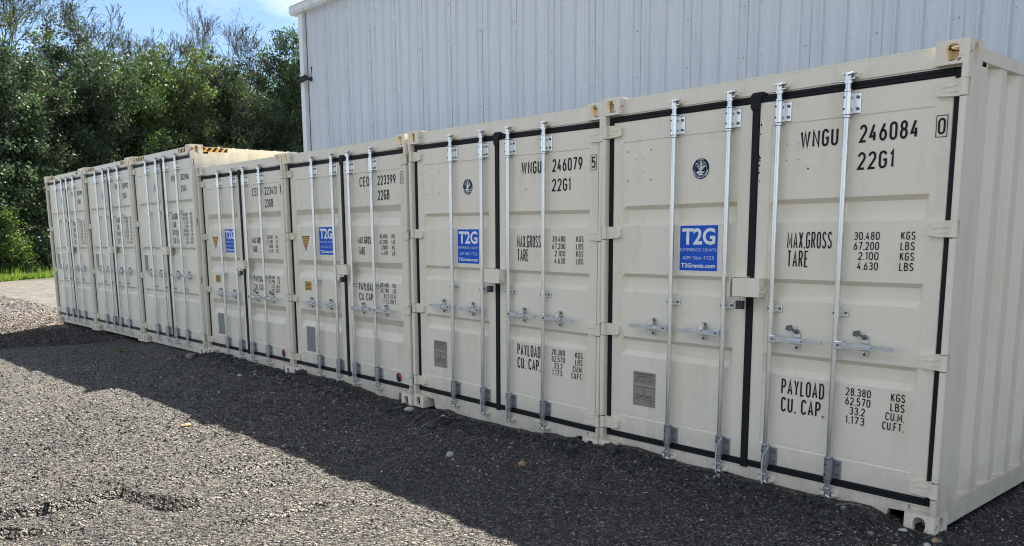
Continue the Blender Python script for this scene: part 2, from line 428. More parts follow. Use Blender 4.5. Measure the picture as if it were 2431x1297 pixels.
# ------------------------------------------------------------------ mesh helpers
class MB:
    def __init__(self):
        self.v = []; self.f = []; self.m = []; self.s = []
    def add(self, verts, faces, mat=0, smooth=False):
        o = len(self.v)
        self.v += [tuple(p) for p in verts]
        for f in faces:
            self.f.append(tuple(i + o for i in f)); self.m.append(mat); self.s.append(smooth)
        return self
    def box(self, x0, x1, y0, y1, z0, z1, mat=0):
        v = [(x0, y0, z0), (x1, y0, z0), (x1, y1, z0), (x0, y1, z0), (x0, y0, z1), (x1, y0, z1), (x1, y1, z1), (x0, y1, z1)]
        return self.add(v, [(0, 3, 2, 1), (4, 5, 6, 7), (0, 1, 5, 4), (1, 2, 6, 5), (2, 3, 7, 6), (3, 0, 4, 7)], mat)
    def bbox(self, x0, x1, y0, y1, z0, z1, c=.004, mat=0):
        """box with chamfered front (y0) edges"""
        v = [(x0 + c, y0, z0 + c), (x1 - c, y0, z0 + c), (x1 - c, y0, z1 - c), (x0 + c, y0, z1 - c),
             (x0, y0 + c, z0), (x1, y0 + c, z0), (x1, y0 + c, z1), (x0, y0 + c, z1),
             (x0, y1, z0), (x1, y1, z0), (x1, y1, z1), (x0, y1, z1)]
        f = [(0, 1, 2, 3), (4, 5, 1, 0), (5, 6, 2, 1), (6, 7, 3, 2), (7, 4, 0, 3),
             (8, 9, 5, 4), (9, 10, 6, 5), (10, 11, 7, 6), (11, 8, 4, 7), (11, 10, 9, 8)]
        return self.add(v, f, mat)
    def prism_y(self, poly, y0, y1, mat=0):
        """poly in (x,z), counter-clockwise seen from -y"""
        n = len(poly)
        v = [(x, y0, z) for x, z in poly] + [(x, y1, z) for x, z in poly]
        f = [tuple(range(n)), tuple(range(2 * n - 1, n - 1, -1))]
        f += [(i, i + n, (i + 1) % n + n, (i + 1) % n) for i in range(n)]
        return self.add(v, f, mat)
    def prism_z(self, poly, z0, z1, mat=0):
        n = len(poly)
        v = [(x, y, z0) for x, y in poly] + [(x, y, z1) for x, y in poly]
        f = [tuple(range(n - 1, -1, -1)), tuple(range(n, 2 * n))]
        f += [(i, (i + 1) % n, (i + 1) % n + n, i + n) for i in range(n)]
        return self.add(v, f, mat)
    def cyl(self, p0, p1, r0, r1=None, n=12, mat=0, cap=True, smooth=True):
        r1 = r0 if r1 is None else r1
        p0 = Vector(p0); p1 = Vector(p1)
        d = (p1 - p0).normalized()
        a = d.orthogonal().normalized(); b = d.cross(a)
        v = []
        for p, r in ((p0, r0), (p1, r1)):
            for i in range(n):
                t = 2 * math.pi * i / n
                v.append(p + a * (r * math.cos(t)) + b * (r * math.sin(t)))
        f = [(i, (i + 1) % n, (i + 1) % n + n, i + n) for i in range(n)]
        self.add(v, f, mat, smooth)
        if cap:
            self.add(v[:n], [tuple(range(n - 1, -1, -1))], mat)
            self.add(v[n:], [tuple(range(n))], mat)
        return self
    def tube(self, pts, r, n=6, mat=0):
        for a, b in zip(pts[:-1], pts[1:]):
            self.cyl(a, b, r, r, n, mat, True)
        return self
    def disc_y(self, x, z, y, r, n=10, mat=0, rz=None, thick=0):
        rz = r if rz is None else rz
        poly = [(x + r * math.cos(2 * math.pi * i / n), z + rz * math.sin(2 * math.pi * i / n)) for i in range(n)]
        if thick:
            return self.prism_y(poly, y, y + thick, mat)
        return self.add([(a, y, b) for a, b in poly], [tuple(range(n))], mat)
    def mesh(self, name, mats):
        me = bpy.data.meshes.new(name)
        me.from_pydata(self.v, [], self.f)
        for m in mats:
            me.materials.append(m)
        me.polygons.foreach_set('material_index', self.m)
        me.polygons.foreach_set('use_smooth', self.s)
        me.update()
        return me

def link(name, me, parent=None, loc=None, rotz=None):
    o = bpy.data.objects.new(name, me)
    COL.objects.link(o)
    if parent is not None:
        o.parent = parent
    if loc is not None:
        o.location = loc
    if rotz is not None:
        o.rotation_euler = (0, 0, rotz)
    return o

def thing(name, label, cat, loc=(0, 0, 0), rot=(0, 0, 0), group=None, me=None):
    o = bpy.data.objects.new(name, me)
    COL.objects.link(o)
    o.location = loc; o.rotation_euler = rot
    o['label'] = label; o['category'] = cat
    if group:
        o['group'] = group
    return o

def arr_mesh(name, verts, faces, mat, tint=None, attr='tint', smooth=False):
    """numpy verts (n,3), faces (m,k); tint per vertex (n,3)"""
    me = bpy.data.meshes.new(name)
    nv, (nf, k) = len(verts), faces.shape
    me.vertices.add(nv); me.vertices.foreach_set('co', verts.astype(np.float32).ravel())
    me.loops.add(nf * k); me.loops.foreach_set('vertex_index', faces.astype(np.int32).ravel())
    me.polygons.add(nf); me.polygons.foreach_set('loop_start', np.arange(0, nf * k, k, dtype=np.int32))
    try:
        me.polygons.foreach_set('loop_total', np.full(nf, k, dtype=np.int32))
    except Exception:
        pass
    me.polygons.foreach_set('use_smooth', np.full(nf, smooth, dtype=bool))
    me.update(calc_edges=True)
    if tint is not None:
        a = me.attributes.new(attr, 'FLOAT_COLOR', 'POINT')
        a.data.foreach_set('color', np.concatenate([tint, np.ones((nv, 1))], 1).astype(np.float32).ravel())
    me.materials.append(mat)
    me.validate()
    return me

def vnoise(x, y, seed=0):
    """smooth value noise on arrays"""
    xi = np.floor(x).astype(np.int64); yi = np.floor(y).astype(np.int64)
    xf = x - xi; yf = y - yi
    u = xf * xf * (3 - 2 * xf); v = yf * yf * (3 - 2 * yf)
    def h(a, b):
        n = (a * 374761393 + b * 668265263 + seed * 974711) & 0x7fffffff
        n = ((n ^ (n >> 13)) * 1274126177) & 0x7fffffff
        return ((n ^ (n >> 16)) & 0xffff) / 65535.0
    return (h(xi, yi) * (1 - u) + h(xi + 1, yi) * u) * (1 - v) + (h(xi, yi + 1) * (1 - u) + h(xi + 1, yi + 1) * u) * v

# ------------------------------------------------------------------ ground
GX = np.array([-60, -18.5, -17.3, -16.9, -16.0, -15.1, -14.4, -13.3, -12.6, -11.9, -11.2, -10.6, -10.0, -9.8, -9.35, -8.95, -8.45, -8.0, -7.43, -7.1, -6.8, -6.4, -5.9, -5.5, -5.15, -4.75, -4.4, -4.0, -3.56, -3.1, -2.66, -2.27, -2.1, -1.76, -1.4, -.94, -.64, -.38, -.19, 0.1, 1, 60])
GZ = np.array([-.1, -.09, -.07, -.055, -.05, -.045, -.03, -.03, -.03, .01, .015, .015, .01, .05, .07, .065, .05, .05, .045, .09, .085, .095, .066, .03, .02, .0, .055, .005, .02, .04, .065, .09, .10, .08, .076, .079, .072, .088, .035, .012, 0, 0])
RUTS = [([(-3.93, -3.75), (-3.85, -3.55), (-3.8, -3.38), (-3.83, -3.23), (-3.89, -3.09), (-3.87, -2.96), (-3.64, -2.92), (-3.4, -2.81)], .038),
        ([(-3.54, -3.82), (-3.49, -3.69), (-3.44, -3.59)], .032), ([(-3.35, -2.7), (-3.39, -2.55), (-3.36, -2.36), (-3.42, -2.18)], .022),
        ([(-3.91, -2.33), (-3.94, -2.13), (-3.96, -1.9)], .02), ([(-2.78, -2.6), (-2.79, -2.33), (-2.79, -2.15)], .018)]
def base_z(x):
    return np.interp(x, [-60, -17, -12, -8, 60], [-.1, -.09, -.08, 0, 0])
def ground_z(x, y):
    b = base_z(x)
    m = np.interp(x, GX, GZ)
    f = np.where(y < 0, np.exp(-(np.clip(-y - .05, 0, 99) / .30) ** 1.4), np.exp(-(np.clip(y - .1, 0, 99) / .12) ** 2))
    z = b + (m - b) * f
    inside = (y > .16) & (y < 6.2) & (x < -0.15) & (x > -17.1)
    z = np.where(inside, b - .05, z)
    z = z + .030 * (vnoise(x * 1.1, y * 1.1, 1) - .5) + .018 * (vnoise(x * 3.7, y * 3.7, 2) - .5)
    near = np.clip(1 - np.hypot(x + 5, y + 2) / 16, 0, 1)
    z = z + near * (.020 * (vnoise(x * 9, y * 9, 3) - .5) + .012 * (vnoise(x * 21, y * 21, 4) - .5))
    # torn-up ruts in the foreground: broken scarps whose near side has been scraped away
    for pts, hh in RUTS:
        best = np.full(np.shape(x), 9.0); sgn = np.zeros(np.shape(x))
        wx = x + .05 * (vnoise(x * 9, y * 9, 21) - .5); wy = y + .05 * (vnoise(x * 9, y * 9, 22) - .5)
        for (ax, ay), (bx_, by_) in zip(pts[:-1], pts[1:]):
            ux, uy = bx_ - ax, by_ - ay; L2 = ux * ux + uy * uy
            t = np.clip(((wx - ax) * ux + (wy - ay) * uy) / L2, 0, 1)
            dx = wx - ax - t * ux; dy = wy - ay - t * uy
            d = np.hypot(dx, dy); near = d < best
            best = np.where(near, d, best)
            sgn = np.where(near, np.sign(dx * .75 - dy * .66), sgn)     # + on the camera's side
        sd = best * sgn
        k = .5 + 1.0 * vnoise(x * 5, y * 5, 23)
        z = z + hh * k * (np.exp(-np.clip(-sd, 0, 9) / .10) * (sd <= 0) - .7 * np.exp(-np.clip(sd, 0, 9) / .16) * (sd > 0)) * np.exp(-np.clip(best - .3, 0, 9) / .05)
    return z

def axis(parts, far):
    core = np.concatenate([np.arange(lo, hi - 1e-6, st) for lo, hi, st in parts] + [[parts[-1][1]]])
    out = [core[-1]]; st = parts[-1][2]
    while out[-1] < far:
        st *= 1.25; out.append(out[-1] + st)
    inn = [core[0]]; st = parts[0][2]
    while inn[-1] > -far:
        st *= 1.25; inn.append(inn[-1] - st)
    return np.array(sorted(inn[1:]) + list(core) + out[1:])
gx = axis([(-42, -25, .22), (-25, -12, .09), (-12, 2.2, .034)], 900)
gy = axis([(-5.0, 0.3, .034), (.3, 9, .25)], 900)
XX, YY = np.meshgrid(gx, gy, indexing='ij')
ZZ = ground_z(XX, YY)
nx, ny = len(gx), len(gy)
idx = np.arange(nx * ny).reshape(nx, ny)
gf = np.stack([idx[:-1, :-1], idx[1:, :-1], idx[1:, 1:], idx[:-1, 1:]], -1).reshape(-1, 4)
gv = np.stack([XX, YY, ZZ], -1).reshape(-1, 3)
def sstep(a, b, x):
    t = np.clip((x - a) / (b - a), 0, 1); return t * t * (3 - 2 * t)
wob = 2.2 * (vnoise(XX * .5, YY * .35, 11) - .5)
z_pale = sstep(-18.6, -21.0, XX + wob) * .8
z_pale = np.maximum(z_pale, .75 * np.maximum(sstep(-4.7, -6.0, YY + .4 * wob), sstep(5.0, 7.5, XX + wob) * (YY < 30)))  # unseen pale ground added behind and beside the camera to bounce light onto doors
z_lit = sstep(-15.6, -17.2, XX + wob * .4) * sstep(-20.8, -18.8, XX + wob) * (YY > -3.5) * (.15 + .75 * sstep(.35, .65, vnoise(XX * .9, YY * .9, 12)))
track = np.exp(-((XX + 21.6 + .25 * np.sin(YY * .7) + .12 * YY) / .22) ** 2) + .7 * np.exp(-((XX + 20.2 + .25 * np.sin(YY * .6 + 1) + .10 * YY) / .16) ** 2)
z_pale = np.clip(z_pale * (1 - .8 * np.clip(track, 0, 1)), 0, 1)
z_grass = sstep(-39.0, -39.6, XX + .15 * wob - .05 * (YY - 3))
zone = np.stack([z_pale, z_lit, z_grass], -1).reshape(-1, 3)
g_me = arr_mesh('ground', gv, gf, M['ground'], zone, 'zone', True)
ground = link('ground', g_me); ground['kind'] = 'structure'

# loose stones of the gravel
def make_stones(n, dmin, dmax, smin, smax, pal, seed, a0=10, a1=86):
    r = np.random.default_rng(seed)
    # heading range of the view
    d = np.exp(r.uniform(math.log(dmin), math.log(dmax), n))
    a = r.uniform(R(a0), R(a1), n)
    x = CAM[0] - np.sin(a) * d; y = CAM[1] + np.cos(a) * d
    ok = (y < np.where((x < 0.0) & (x > -17.1), -.02, .9)) & (y > -4.6)
    x, y, d = x[ok], y[ok], d[ok]
    n = len(x)
    s = smin * (smax / smin) ** (r.random(n) ** 1.8)
    s = s * np.clip(d / 5, .8, 1.6)
    base = np.array([(1, 0, 0), (0, 1, 0), (-1, 0, 0), (0, -1, 0), (0, 0, 1), (0, 0, -1)], float)
    v = base[None] * r.uniform(.65, 1.15, (n, 6, 1)) + r.normal(0, .18, (n, 6, 3))
    v = v * np.array([1, .85, .62])
    v = v * s[:, None, None] * r.uniform(.75, 1.25, (n, 1, 3))
    th = r.uniform(0, 6.28, n); tl = r.normal(0, .5, n)
    c, sn = np.cos(th), np.sin(th)
    ct, st = np.cos(tl), np.sin(tl)
    vx, vy, vz = v[..., 0], v[..., 1], v[..., 2]
    vy, vz = vy * ct[:, None] - vz * st[:, None], vy * st[:, None] + vz * ct[:, None]
    X = vx * c[:, None] - vy * sn[:, None] + x[:, None]
    Y = vx * sn[:, None] + vy * c[:, None] + y[:, None]
    Z = vz + (ground_z(x, y) + s * .18)[:, None]
    verts = np.stack([X, Y, Z], -1).reshape(-1, 3)
    bf = np.array([(0, 1, 4), (1, 2, 4), (2, 3, 4), (3, 0, 4), (1, 0, 5), (2, 1, 5), (3, 2, 5), (0, 3, 5)])
    faces = (bf[None] + (np.arange(n) * 6)[:, None, None]).reshape(-1, 3)
    pal = np.array(pal); w = pal[:, 3] / pal[:, 3].sum()
    k = r.choice(len(pal), n, p=w)
    t = pal[k, :3] * r.uniform(.7, 1.3, (n, 1))
    return verts, faces, np.repeat(t, 6, 0)
PAL = [(.013, .013, .0135, 31), (.026, .0255, .026, 33), (.052, .048, .044, 18), (.115, .107, .094, 10), (.24, .225, .20, 6), (.46, .43, .38, 2.5), (.19, .13, .08, 2)]
vs, fs, ts = make_stones(215000, 2.6, 17.5, .0040, .0105, PAL, 3)
gravel = link('gravel', arr_mesh('gravel', vs, fs, M['stone'], ts)); gravel['kind'] = 'stuff'
PAL2 = [(.03, .03, .033, 12), (.06, .06, .06, 10), (.20, .19, .17, 5), (.36, .34, .31, 2), (.2, .13, .08, 1)]
vs, fs, ts = make_stones(3200, 2.8, 17, .008, .018, PAL2, 5)
pebbles = link('loose_pebbles', arr_mesh('loose_pebbles', vs, fs, M['stone'], ts)); pebbles['kind'] = 'stuff'

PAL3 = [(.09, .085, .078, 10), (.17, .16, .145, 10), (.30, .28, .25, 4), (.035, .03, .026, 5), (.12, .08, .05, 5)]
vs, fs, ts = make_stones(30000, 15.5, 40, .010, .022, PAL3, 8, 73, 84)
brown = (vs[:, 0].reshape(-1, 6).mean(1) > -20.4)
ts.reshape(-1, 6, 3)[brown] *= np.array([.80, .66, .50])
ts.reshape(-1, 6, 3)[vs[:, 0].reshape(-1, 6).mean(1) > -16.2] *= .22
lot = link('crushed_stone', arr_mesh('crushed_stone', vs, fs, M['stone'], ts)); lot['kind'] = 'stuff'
def make_lumps(n, seed):
    r = np.random.default_rng(seed)
    x = r.uniform(-10.2, .1, n); y = -.03 - np.abs(r.normal(0, .16, n))
    s = .008 * (3.2 ** (r.random(n) ** 2.2))
    base = np.array([(-1, -1, -1), (1, -1, -1), (1, 1, -1), (-1, 1, -1), (-1, -1, 1), (1, -1, 1), (1, 1, 1), (-1, 1, 1)], float)
    v = base[None] * r.uniform(.4, .75, (n, 8, 3)) * s[:, None, None] * r.uniform(.7, 1.3, (n, 1, 3)) * np.array([1, 1, .8])
    th = r.uniform(0, 6.28, n); c, sn = np.cos(th)[:, None], np.sin(th)[:, None]
    X = v[..., 0] * c - v[..., 1] * sn + x[:, None]; Y = v[..., 0] * sn + v[..., 1] * c + y[:, None]
    Z = v[..., 2] + (ground_z(x, y) + s * .3)[:, None]
    bf = np.array([(0, 3, 2, 1), (4, 5, 6, 7), (0, 1, 5, 4), (1, 2, 6, 5), (2, 3, 7, 6), (3, 0, 4, 7)])
    t = np.array([.026, .026, .028]) * r.uniform(.6, 1.9, (n, 1)) + (r.random((n, 1)) > .95) * np.array([.2, .19, .17])
    return np.stack([X, Y, Z], -1).reshape(-1, 3), (bf[None] + (np.arange(n) * 8)[:, None, None]).reshape(-1, 4), np.repeat(t, 8, 0)
vs, fs, ts = make_lumps(2600, 15)
lumps = link('gravel_lumps', arr_mesh('gravel_lumps', vs, fs, M['stone'], ts)); lumps['kind'] = 'stuff'

# ------------------------------------------------------------------ warehouse behind
KB = 1.0937
B0 = Vector((-17.559, 6.452, 0)); BYAW = 0.01075
BZ = 7.334                       # soffit height
wh = thing('warehouse', 'tall white ribbed metal building standing behind the row of containers', 'building', B0, (0, 0, BYAW))
def rib_profile():
    """one metre of ribbed sheet: (x, y) with -y outward"""
    p = [(0.0, -.002)]
    for k in range(3):
        x = k / 3.0
        c = x + .1667
        p += [(x + .055, 0), (x + .062, -.004), (x + .078, -.004), (x + .085, 0)]
        p += [(c - .042, 0), (c - .016, -.032), (c + .016, -.032), (c + .042, 0)]
        p += [(c + .082, 0), (c + .089, -.004), (c + .105, -.004), (c + .112, 0)]
    p += [(.992, 0), (.994, -.009), (1.003, -.009)]
    return p
def panel_mesh(name, z0, z1):
    p = rib_profile(); n = len(p); b = MB()
    v = [(x, y, z0) for x, y in p] + [(x, y, z1) for x, y in p]
    b.add(v, [(i, i + 1, i + 1 + n, i + n) for i in range(n - 1)])
    return b.mesh(name, [M['siding']])
pm = panel_mesh('wall_panel', -.2, BZ)
S0, S1 = -1, 30
for i in range(S0, S1):
    link('wall_panel', pm, wh, (i, 0, 0))
GIRTS = (1.37, 2.09, 2.80, 3.52, 4.234, 4.955, 5.666, 6.38, 7.1)
scr = MB()
for zz in GIRTS:
    for i in range(S0, S1):
        for k in range(3):
            x = i + k / 3 + .1667 + random.uniform(-.03, .03)
            if k == 2:
                scr.disc_y(i + 1 - .06, zz + .0, -.010, .010, 6, 0, thick=.010)
            scr.disc_y(x + .06, zz + random.uniform(-.01, .01), -.008, .006, 6, 0, thick=.008)
s_o = link('siding_screws', scr.mesh('siding_screws', [M['screw']]), wh); s_o['kind'] = 'stuff'
b = MB(); b.bbox(-1.18, -.985, -.115, .20, -.2, BZ - .002, .006)
link('corner_trim', b.mesh('corner_trim', [M['trim']]), wh)
b = MB(); b.box(-.983, -.955, -.006, .03, -.2, BZ - .004)
link('corner_gap', b.mesh('corner_gap', [M['trim_dark']]), wh)
b = MB()
b.box(-1.455, S1, -.172, .3, BZ, BZ + .012)
link('soffit', b.mesh('soffit', [M['trim']]), wh)
b = MB()
b.box(-1.455, S1, -.180, -.174, BZ + .002, BZ + .055)
b.box(-1.475, S1, -.200, -.182, BZ + .045, BZ + .20)
b.box(-1.455, S1, -.215, -.190, BZ + .201, BZ + .213)
link('eave_gutter', b.mesh('eave_gutter', [M['trim']]), wh)
b = MB()
b.add([(-1.45, -.17, BZ + .215), (S1, -.17, BZ + .215), (S1, 12, BZ + 1.4), (-1.45, 12, BZ + 1.4)], [(0, 1, 2, 3)])
b.add([(-1.45, 24, BZ + .215), (S1, 24, BZ + .215), (S1, 12, BZ + 1.4), (-1.45, 12, BZ + 1.4)], [(3, 2, 1, 0)])
link('roof', b.mesh('roof', [M['trim']]), wh)
b = MB()
b.add([(-1.16, .2, -.2), (-1.16, 24, -.2), (-1.16, 24, BZ), (-1.16, 12, BZ + 1.3), (-1.16, .2, BZ)], [(0, 4, 3, 2, 1)])
b.add([(S1, 0, -.2), (S1, 24, -.2), (S1, 24, BZ), (S1, 12, BZ + 1.3), (S1, 0, BZ)], [(0, 1, 2, 3, 4)])
b.add([(-1.16, 24, -.2), (S1, 24, -.2), (S1, 24, BZ), (-1.16, 24, BZ)], [(0, 3, 2, 1)])
link('end_wall', b.mesh('end_wall', [M['siding']]), wh)

def wall_pt(s, off, z):
    c, sn = math.cos(BYAW), math.sin(BYAW)
    return (B0.x + c * s + sn * off, B0.y + sn * s - c * off, z)
sc = thing('security_camera', 'small black bullet security camera on the white wall beside the corner trim', 'camera', wall_pt(-.80, .0, 5.69), (0, 0, BYAW))
b = MB(); b.cyl((0, -.002, 0), (0, -.05, 0), .055, n=14); b.cyl((0, -.05, 0), (-.03, -.13, .0), .022, n=8)
link('mount', b.mesh('mount', [M['cam_black']]), sc)
b = MB()
b.cyl((.0, -.13, .02), (-.26, -.24, -.07), .05, n=14)
b.cyl((-.262, -.241, -.071), (-.266, -.243, -.072), .036, n=12, mat=1)
b.add([(-.02, -.09, .08), (-.02, -.19, .08), (-.30, -.31, -.015), (-.30, -.20, -.015)], [(0, 1, 2, 3)])
link('housing', b.mesh('housing', [M['cam_black'], M['cam_glass']]), sc)
b = MB(); b.tube([(0, -.01, .05), (-.005, -.02, .12), (.03, -.015, .19), (.035, -.01, .26)], .009)
b.cyl((.035, -.012, .25), (.04, -.012, .30), .02, n=8)
link('cable', b.mesh('cable', [M['cam_black']]), sc)

# ------------------------------------------------------------------ lettering
def text_mesh(name, s, x0, x1, z0, z1, mat, bold=0.0):
    """flat text in the xz plane facing -y, fitted to a box"""
    cu = bpy.data.curves.new(name, 'FONT')
    cu.body = s
    cu.size = 1.0
    cu.offset = bold
    cu.resolution_u = 3
    cu.fill_mode = 'FRONT'
    ob = bpy.data.objects.new(name, cu)
    COL.objects.link(ob)
    dg = bpy.context.evaluated_depsgraph_get()
    me = bpy.data.meshes.new_from_object(ob.evaluated_get(dg))
    bpy.data.objects.remove(ob)
    bpy.data.curves.remove(cu)
    n = len(me.vertices)
    co = np.empty(n * 3, np.float32); me.vertices.foreach_get('co', co); co = co.reshape(-1, 3)
    mn = co.min(0); mx = co.max(0)
    out = np.zeros_like(co)
    out[:, 0] = x0 + (co[:, 0] - mn[0]) / (mx[0] - mn[0]) * (x1 - x0)
    out[:, 2] = z0 + (co[:, 1] - mn[1]) / (mx[1] - mn[1]) * (z1 - z0)
    me.vertices.foreach_set('co', out.ravel())
    me.materials.clear(); me.materials.append(mat)
    me.name = name
    me.update()
    return me
# condensed engineering lettering drawn as constant-width strokes (centre lines in a unit box)
def _arc(cx, cy, rx, ry, a0, a1, n=9):
    return [(cx + rx * math.cos(R(a0 + (a1 - a0) * i / n)), cy + ry * math.sin(R(a0 + (a1 - a0) * i / n))) for i in range(n + 1)]
_c = .24     # corner height of rounded glyphs
def _ring():
    return _arc(.5, 1 - _c, .5, _c, 90, 0, 6) + _arc(.5, _c, .5, _c, 0, -180, 12) + _arc(.5, 1 - _c, .5, _c, 180, 90, 6)
GLY = {
 '0': (1, [_ring()]), 'O': (1, [_ring()]),
 '1': (.5, [[(0, .80), (.95, 1.0), (.95, 0)]]),
 '2': (1, [_arc(.5, .74, .5, .26, 170, -8, 10) + [(.88, .56), (0, 0), (1, 0)]]),
 '3': (1, [_arc(.5, .76, .47, .24, 160, -75, 10), _arc(.5, .27, .5, .27, 78, -160, 12), [(.32, .535), (.62, .535)]]),
 '4': (1, [[(.62, 1), (0, .26), (1, .26)], [(.74, .55), (.74, 0)]]),
 '5': (1, [[(.95, 1), (.1, 1), (.06, .53)] + _arc(.48, .32, .52, .32, 130, -155, 12)]),
 '6': (1, [[(.72, 1), (.16, .55)] + _arc(.5, .30, .5, .30, 150, -210, 16)]),
 '7': (1, [[(0, 1), (1, 1), (.34, 0)]]),
 '8': (1, [_arc(.5, .765, .44, .235, 90, 450, 14), _arc(.5, .27, .5, .27, 90, 450, 14)]),
 '9': (1, [[(.28, 0), (.84, .45)] + _arc(.5, .70, .5, .30, -30, 330, 16)]),
 'A': (1.05, [[(0, 0), (.5, 1), (1, 0)], [(.17, .28), (.83, .28)]]),
 'B': (1, [[(0, 0), (0, 1), (.5, 1)] + _arc(.5, .77, .43, .23, 90, -90, 8) + [(.0, .54)], [(.5, .54)] + _arc(.5, .27, .5, .27, 90, -90, 8) + [(0, 0)]]),
 'C': (1, [_arc(.5, 1 - _c, .5, _c, 12, 180, 8) + _arc(.5, _c, .5, _c, 180, 348, 8)]),
 'D': (1, [[(0, 0), (0, 1), (.45, 1)] + _arc(.45, .70, .55, .30, 90, 0, 6) + _arc(.45, .30, .55, .30, 0, -90, 6) + [(0, 0)]]),
 'E': (.9, [[(1, 1), (0, 1), (0, 0), (1, 0)], [(0, .52), (.85, .52)]]),
 'F': (.9, [[(1, 1), (0, 1), (0, 0)], [(0, .52), (.85, .52)]]),
 'G': (1, [_arc(.5, 1 - _c, .5, _c, 12, 180, 8) + _arc(.5, _c, .5, _c, 180, 360, 8) + [(1, .48), (.55, .48)]]),
 'I': (.12, [[(.5, 0), (.5, 1)]]),
 'K': (1, [[(0, 0), (0, 1)], [(.95, 1), (0, .42)], [(.30, .60), (1, 0)]]),
 'L': (.85, [[(0, 1), (0, 0), (1, 0)]]),
 'M': (1.25, [[(0, 0), (0, 1), (.5, .25), (1, 1), (1, 0)]]),
 'N': (1.05, [[(0, 0), (0, 1), (1, 0), (1, 1)]]),
 'P': (1, [[(0, 0), (0, 1), (.5, 1)] + _arc(.5, .74, .5, .26, 90, -90, 8) + [(0, .48)]]),
 'R': (1, [[(0, 0), (0, 1), (.5, 1)] + _arc(.5, .75, .48, .25, 90, -90, 8) + [(0, .50)], [(.52, .50), (1, 0)]]),
 'S': (1, [_arc(.5, .755, .48, .245, 20, 200, 9) + [(.22, .58), (.78, .42)] + _arc(.5, .245, .5, .245, 20, -160, 9)]),
 'T': (1, [[(0, 1), (1, 1)], [(.5, .98), (.5, 0)]]),
 'U': (1, [[(0, 1), (0, _c)] + _arc(.5, _c, .5, _c, 180, 360, 10) + [(1, 1)]]),
 'V': (1, [[(0, 1), (.5, 0), (1, 1)]]),
 'H': (1, [[(0, 0), (0, 1)], [(1, 0), (1, 1)], [(0, .52), (1, .52)]]),
 'W': (1.45, [[(0, 1), (.25, 0), (.5, .95), (.75, 0), (1, 1)]]),
 'X': (1, [[(0, 1), (1, 0)], [(0, 0), (1, 1)]]),
 'Y': (1, [[(0, 1), (.5, .45), (1, 1)], [(.5, .47), (.5, 0)]]),
 '-': (.6, [[(0, .47), (1, .47)]]),
 '.': (.16, [[(.5, -.06), (.5, .07)]]),
}
def stroke_mesh(name, text, x0, x1, z0, z1, mat, weight=.072, gap=.30):
    h = z1 - z0
    wid = [(.55 if ch == ' ' else GLY[ch][0]) for ch in text]
    units = sum(wid) + gap * (len(text) - 1)
    u = (x1 - x0) / units
    hw = min(weight * h, .155 * u)
    b = MB(); x = x0; layer = 0
    for ch, w in zip(text, wid):
        if ch != ' ':
            cw = max(w * u - 2 * hw, .0005)
            for st in GLY[ch][1]:
                pts = [Vector((x + hw + px * cw, z0 + hw + pz * (h - 2 * hw))) for px, pz in st]
                pts = [p for i, p in enumerate(pts) if i == 0 or (p - pts[i - 1]).length > 1e-5]
                closed = (pts[0] - pts[-1]).length < 1e-4 and len(pts) > 4
                if closed: pts = pts[:-1]
                n = len(pts); L_ = []; R_ = []
                for i, p in enumerate(pts):
                    a_ = pts[i - 1] if (i > 0 or closed) else None
                    c_ = pts[(i + 1) % n] if (i < n - 1 or closed) else None
                    d0 = (p - a_).normalized() if a_ is not None else (c_ - p).normalized()
                    d1 = (c_ - p).normalized() if c_ is not None else d0
                    n0 = Vector((-d0.y, d0.x)); n1 = Vector((-d1.y, d1.x))
                    m = (n0 + n1)
                    m = m.normalized() if m.length > 1e-6 else n0
                    k = hw / max(.42, m.dot(n0))
                    L_.append(p + m * k); R_.append(p - m * k)
                y = -.00006 * (layer % 4)
                layer += 1
                vs = [(q.x, y, q.y) for q in L_] + [(q.x, y, q.y) for q in R_]
                rng_ = range(n) if closed else range(n - 1)
                b.add(vs, [(i + n, (i + 1) % n + n, (i + 1) % n, i) for i in rng_])
        x += (w + gap) * u
    return b.mesh(name, [mat])
_tc = {}
def text_obj(s, x0, x1, z0, z1, y, parent, mat='ink', bold=.012, name='lettering', gothic=False):
    key = (s, round(x0, 4), round(x1, 4), round(z0, 4), round(z1, 4), mat, bold, gothic)
    if key not in _tc:
        if gothic:
            _tc[key] = text_mesh(name, s, x0, x1, z0, z1, M[mat], bold)
        else:
            _tc[key] = stroke_mesh(name, s, x0, x1, z0, z1, M[mat], .058 + bold * .40)
    return link(name, _tc[key], parent, (0, y, 0))

# ------------------------------------------------------------------ container parts (local: x from left, y back, z up)
WID = 2.438
LEN = 6.058
Y_DOOR = .050
Y_PAN = .054

def oval_pts(n, a, b, p=2.6):
    out = []
    for i in range(n):
        t = 2 * math.pi * i / n
        c, s = math.cos(t), math.sin(t)
        out.append((a * math.copysign(abs(c) ** (2 / p), c), b * math.copysign(abs(s) ** (2 / p), s)))
    return out

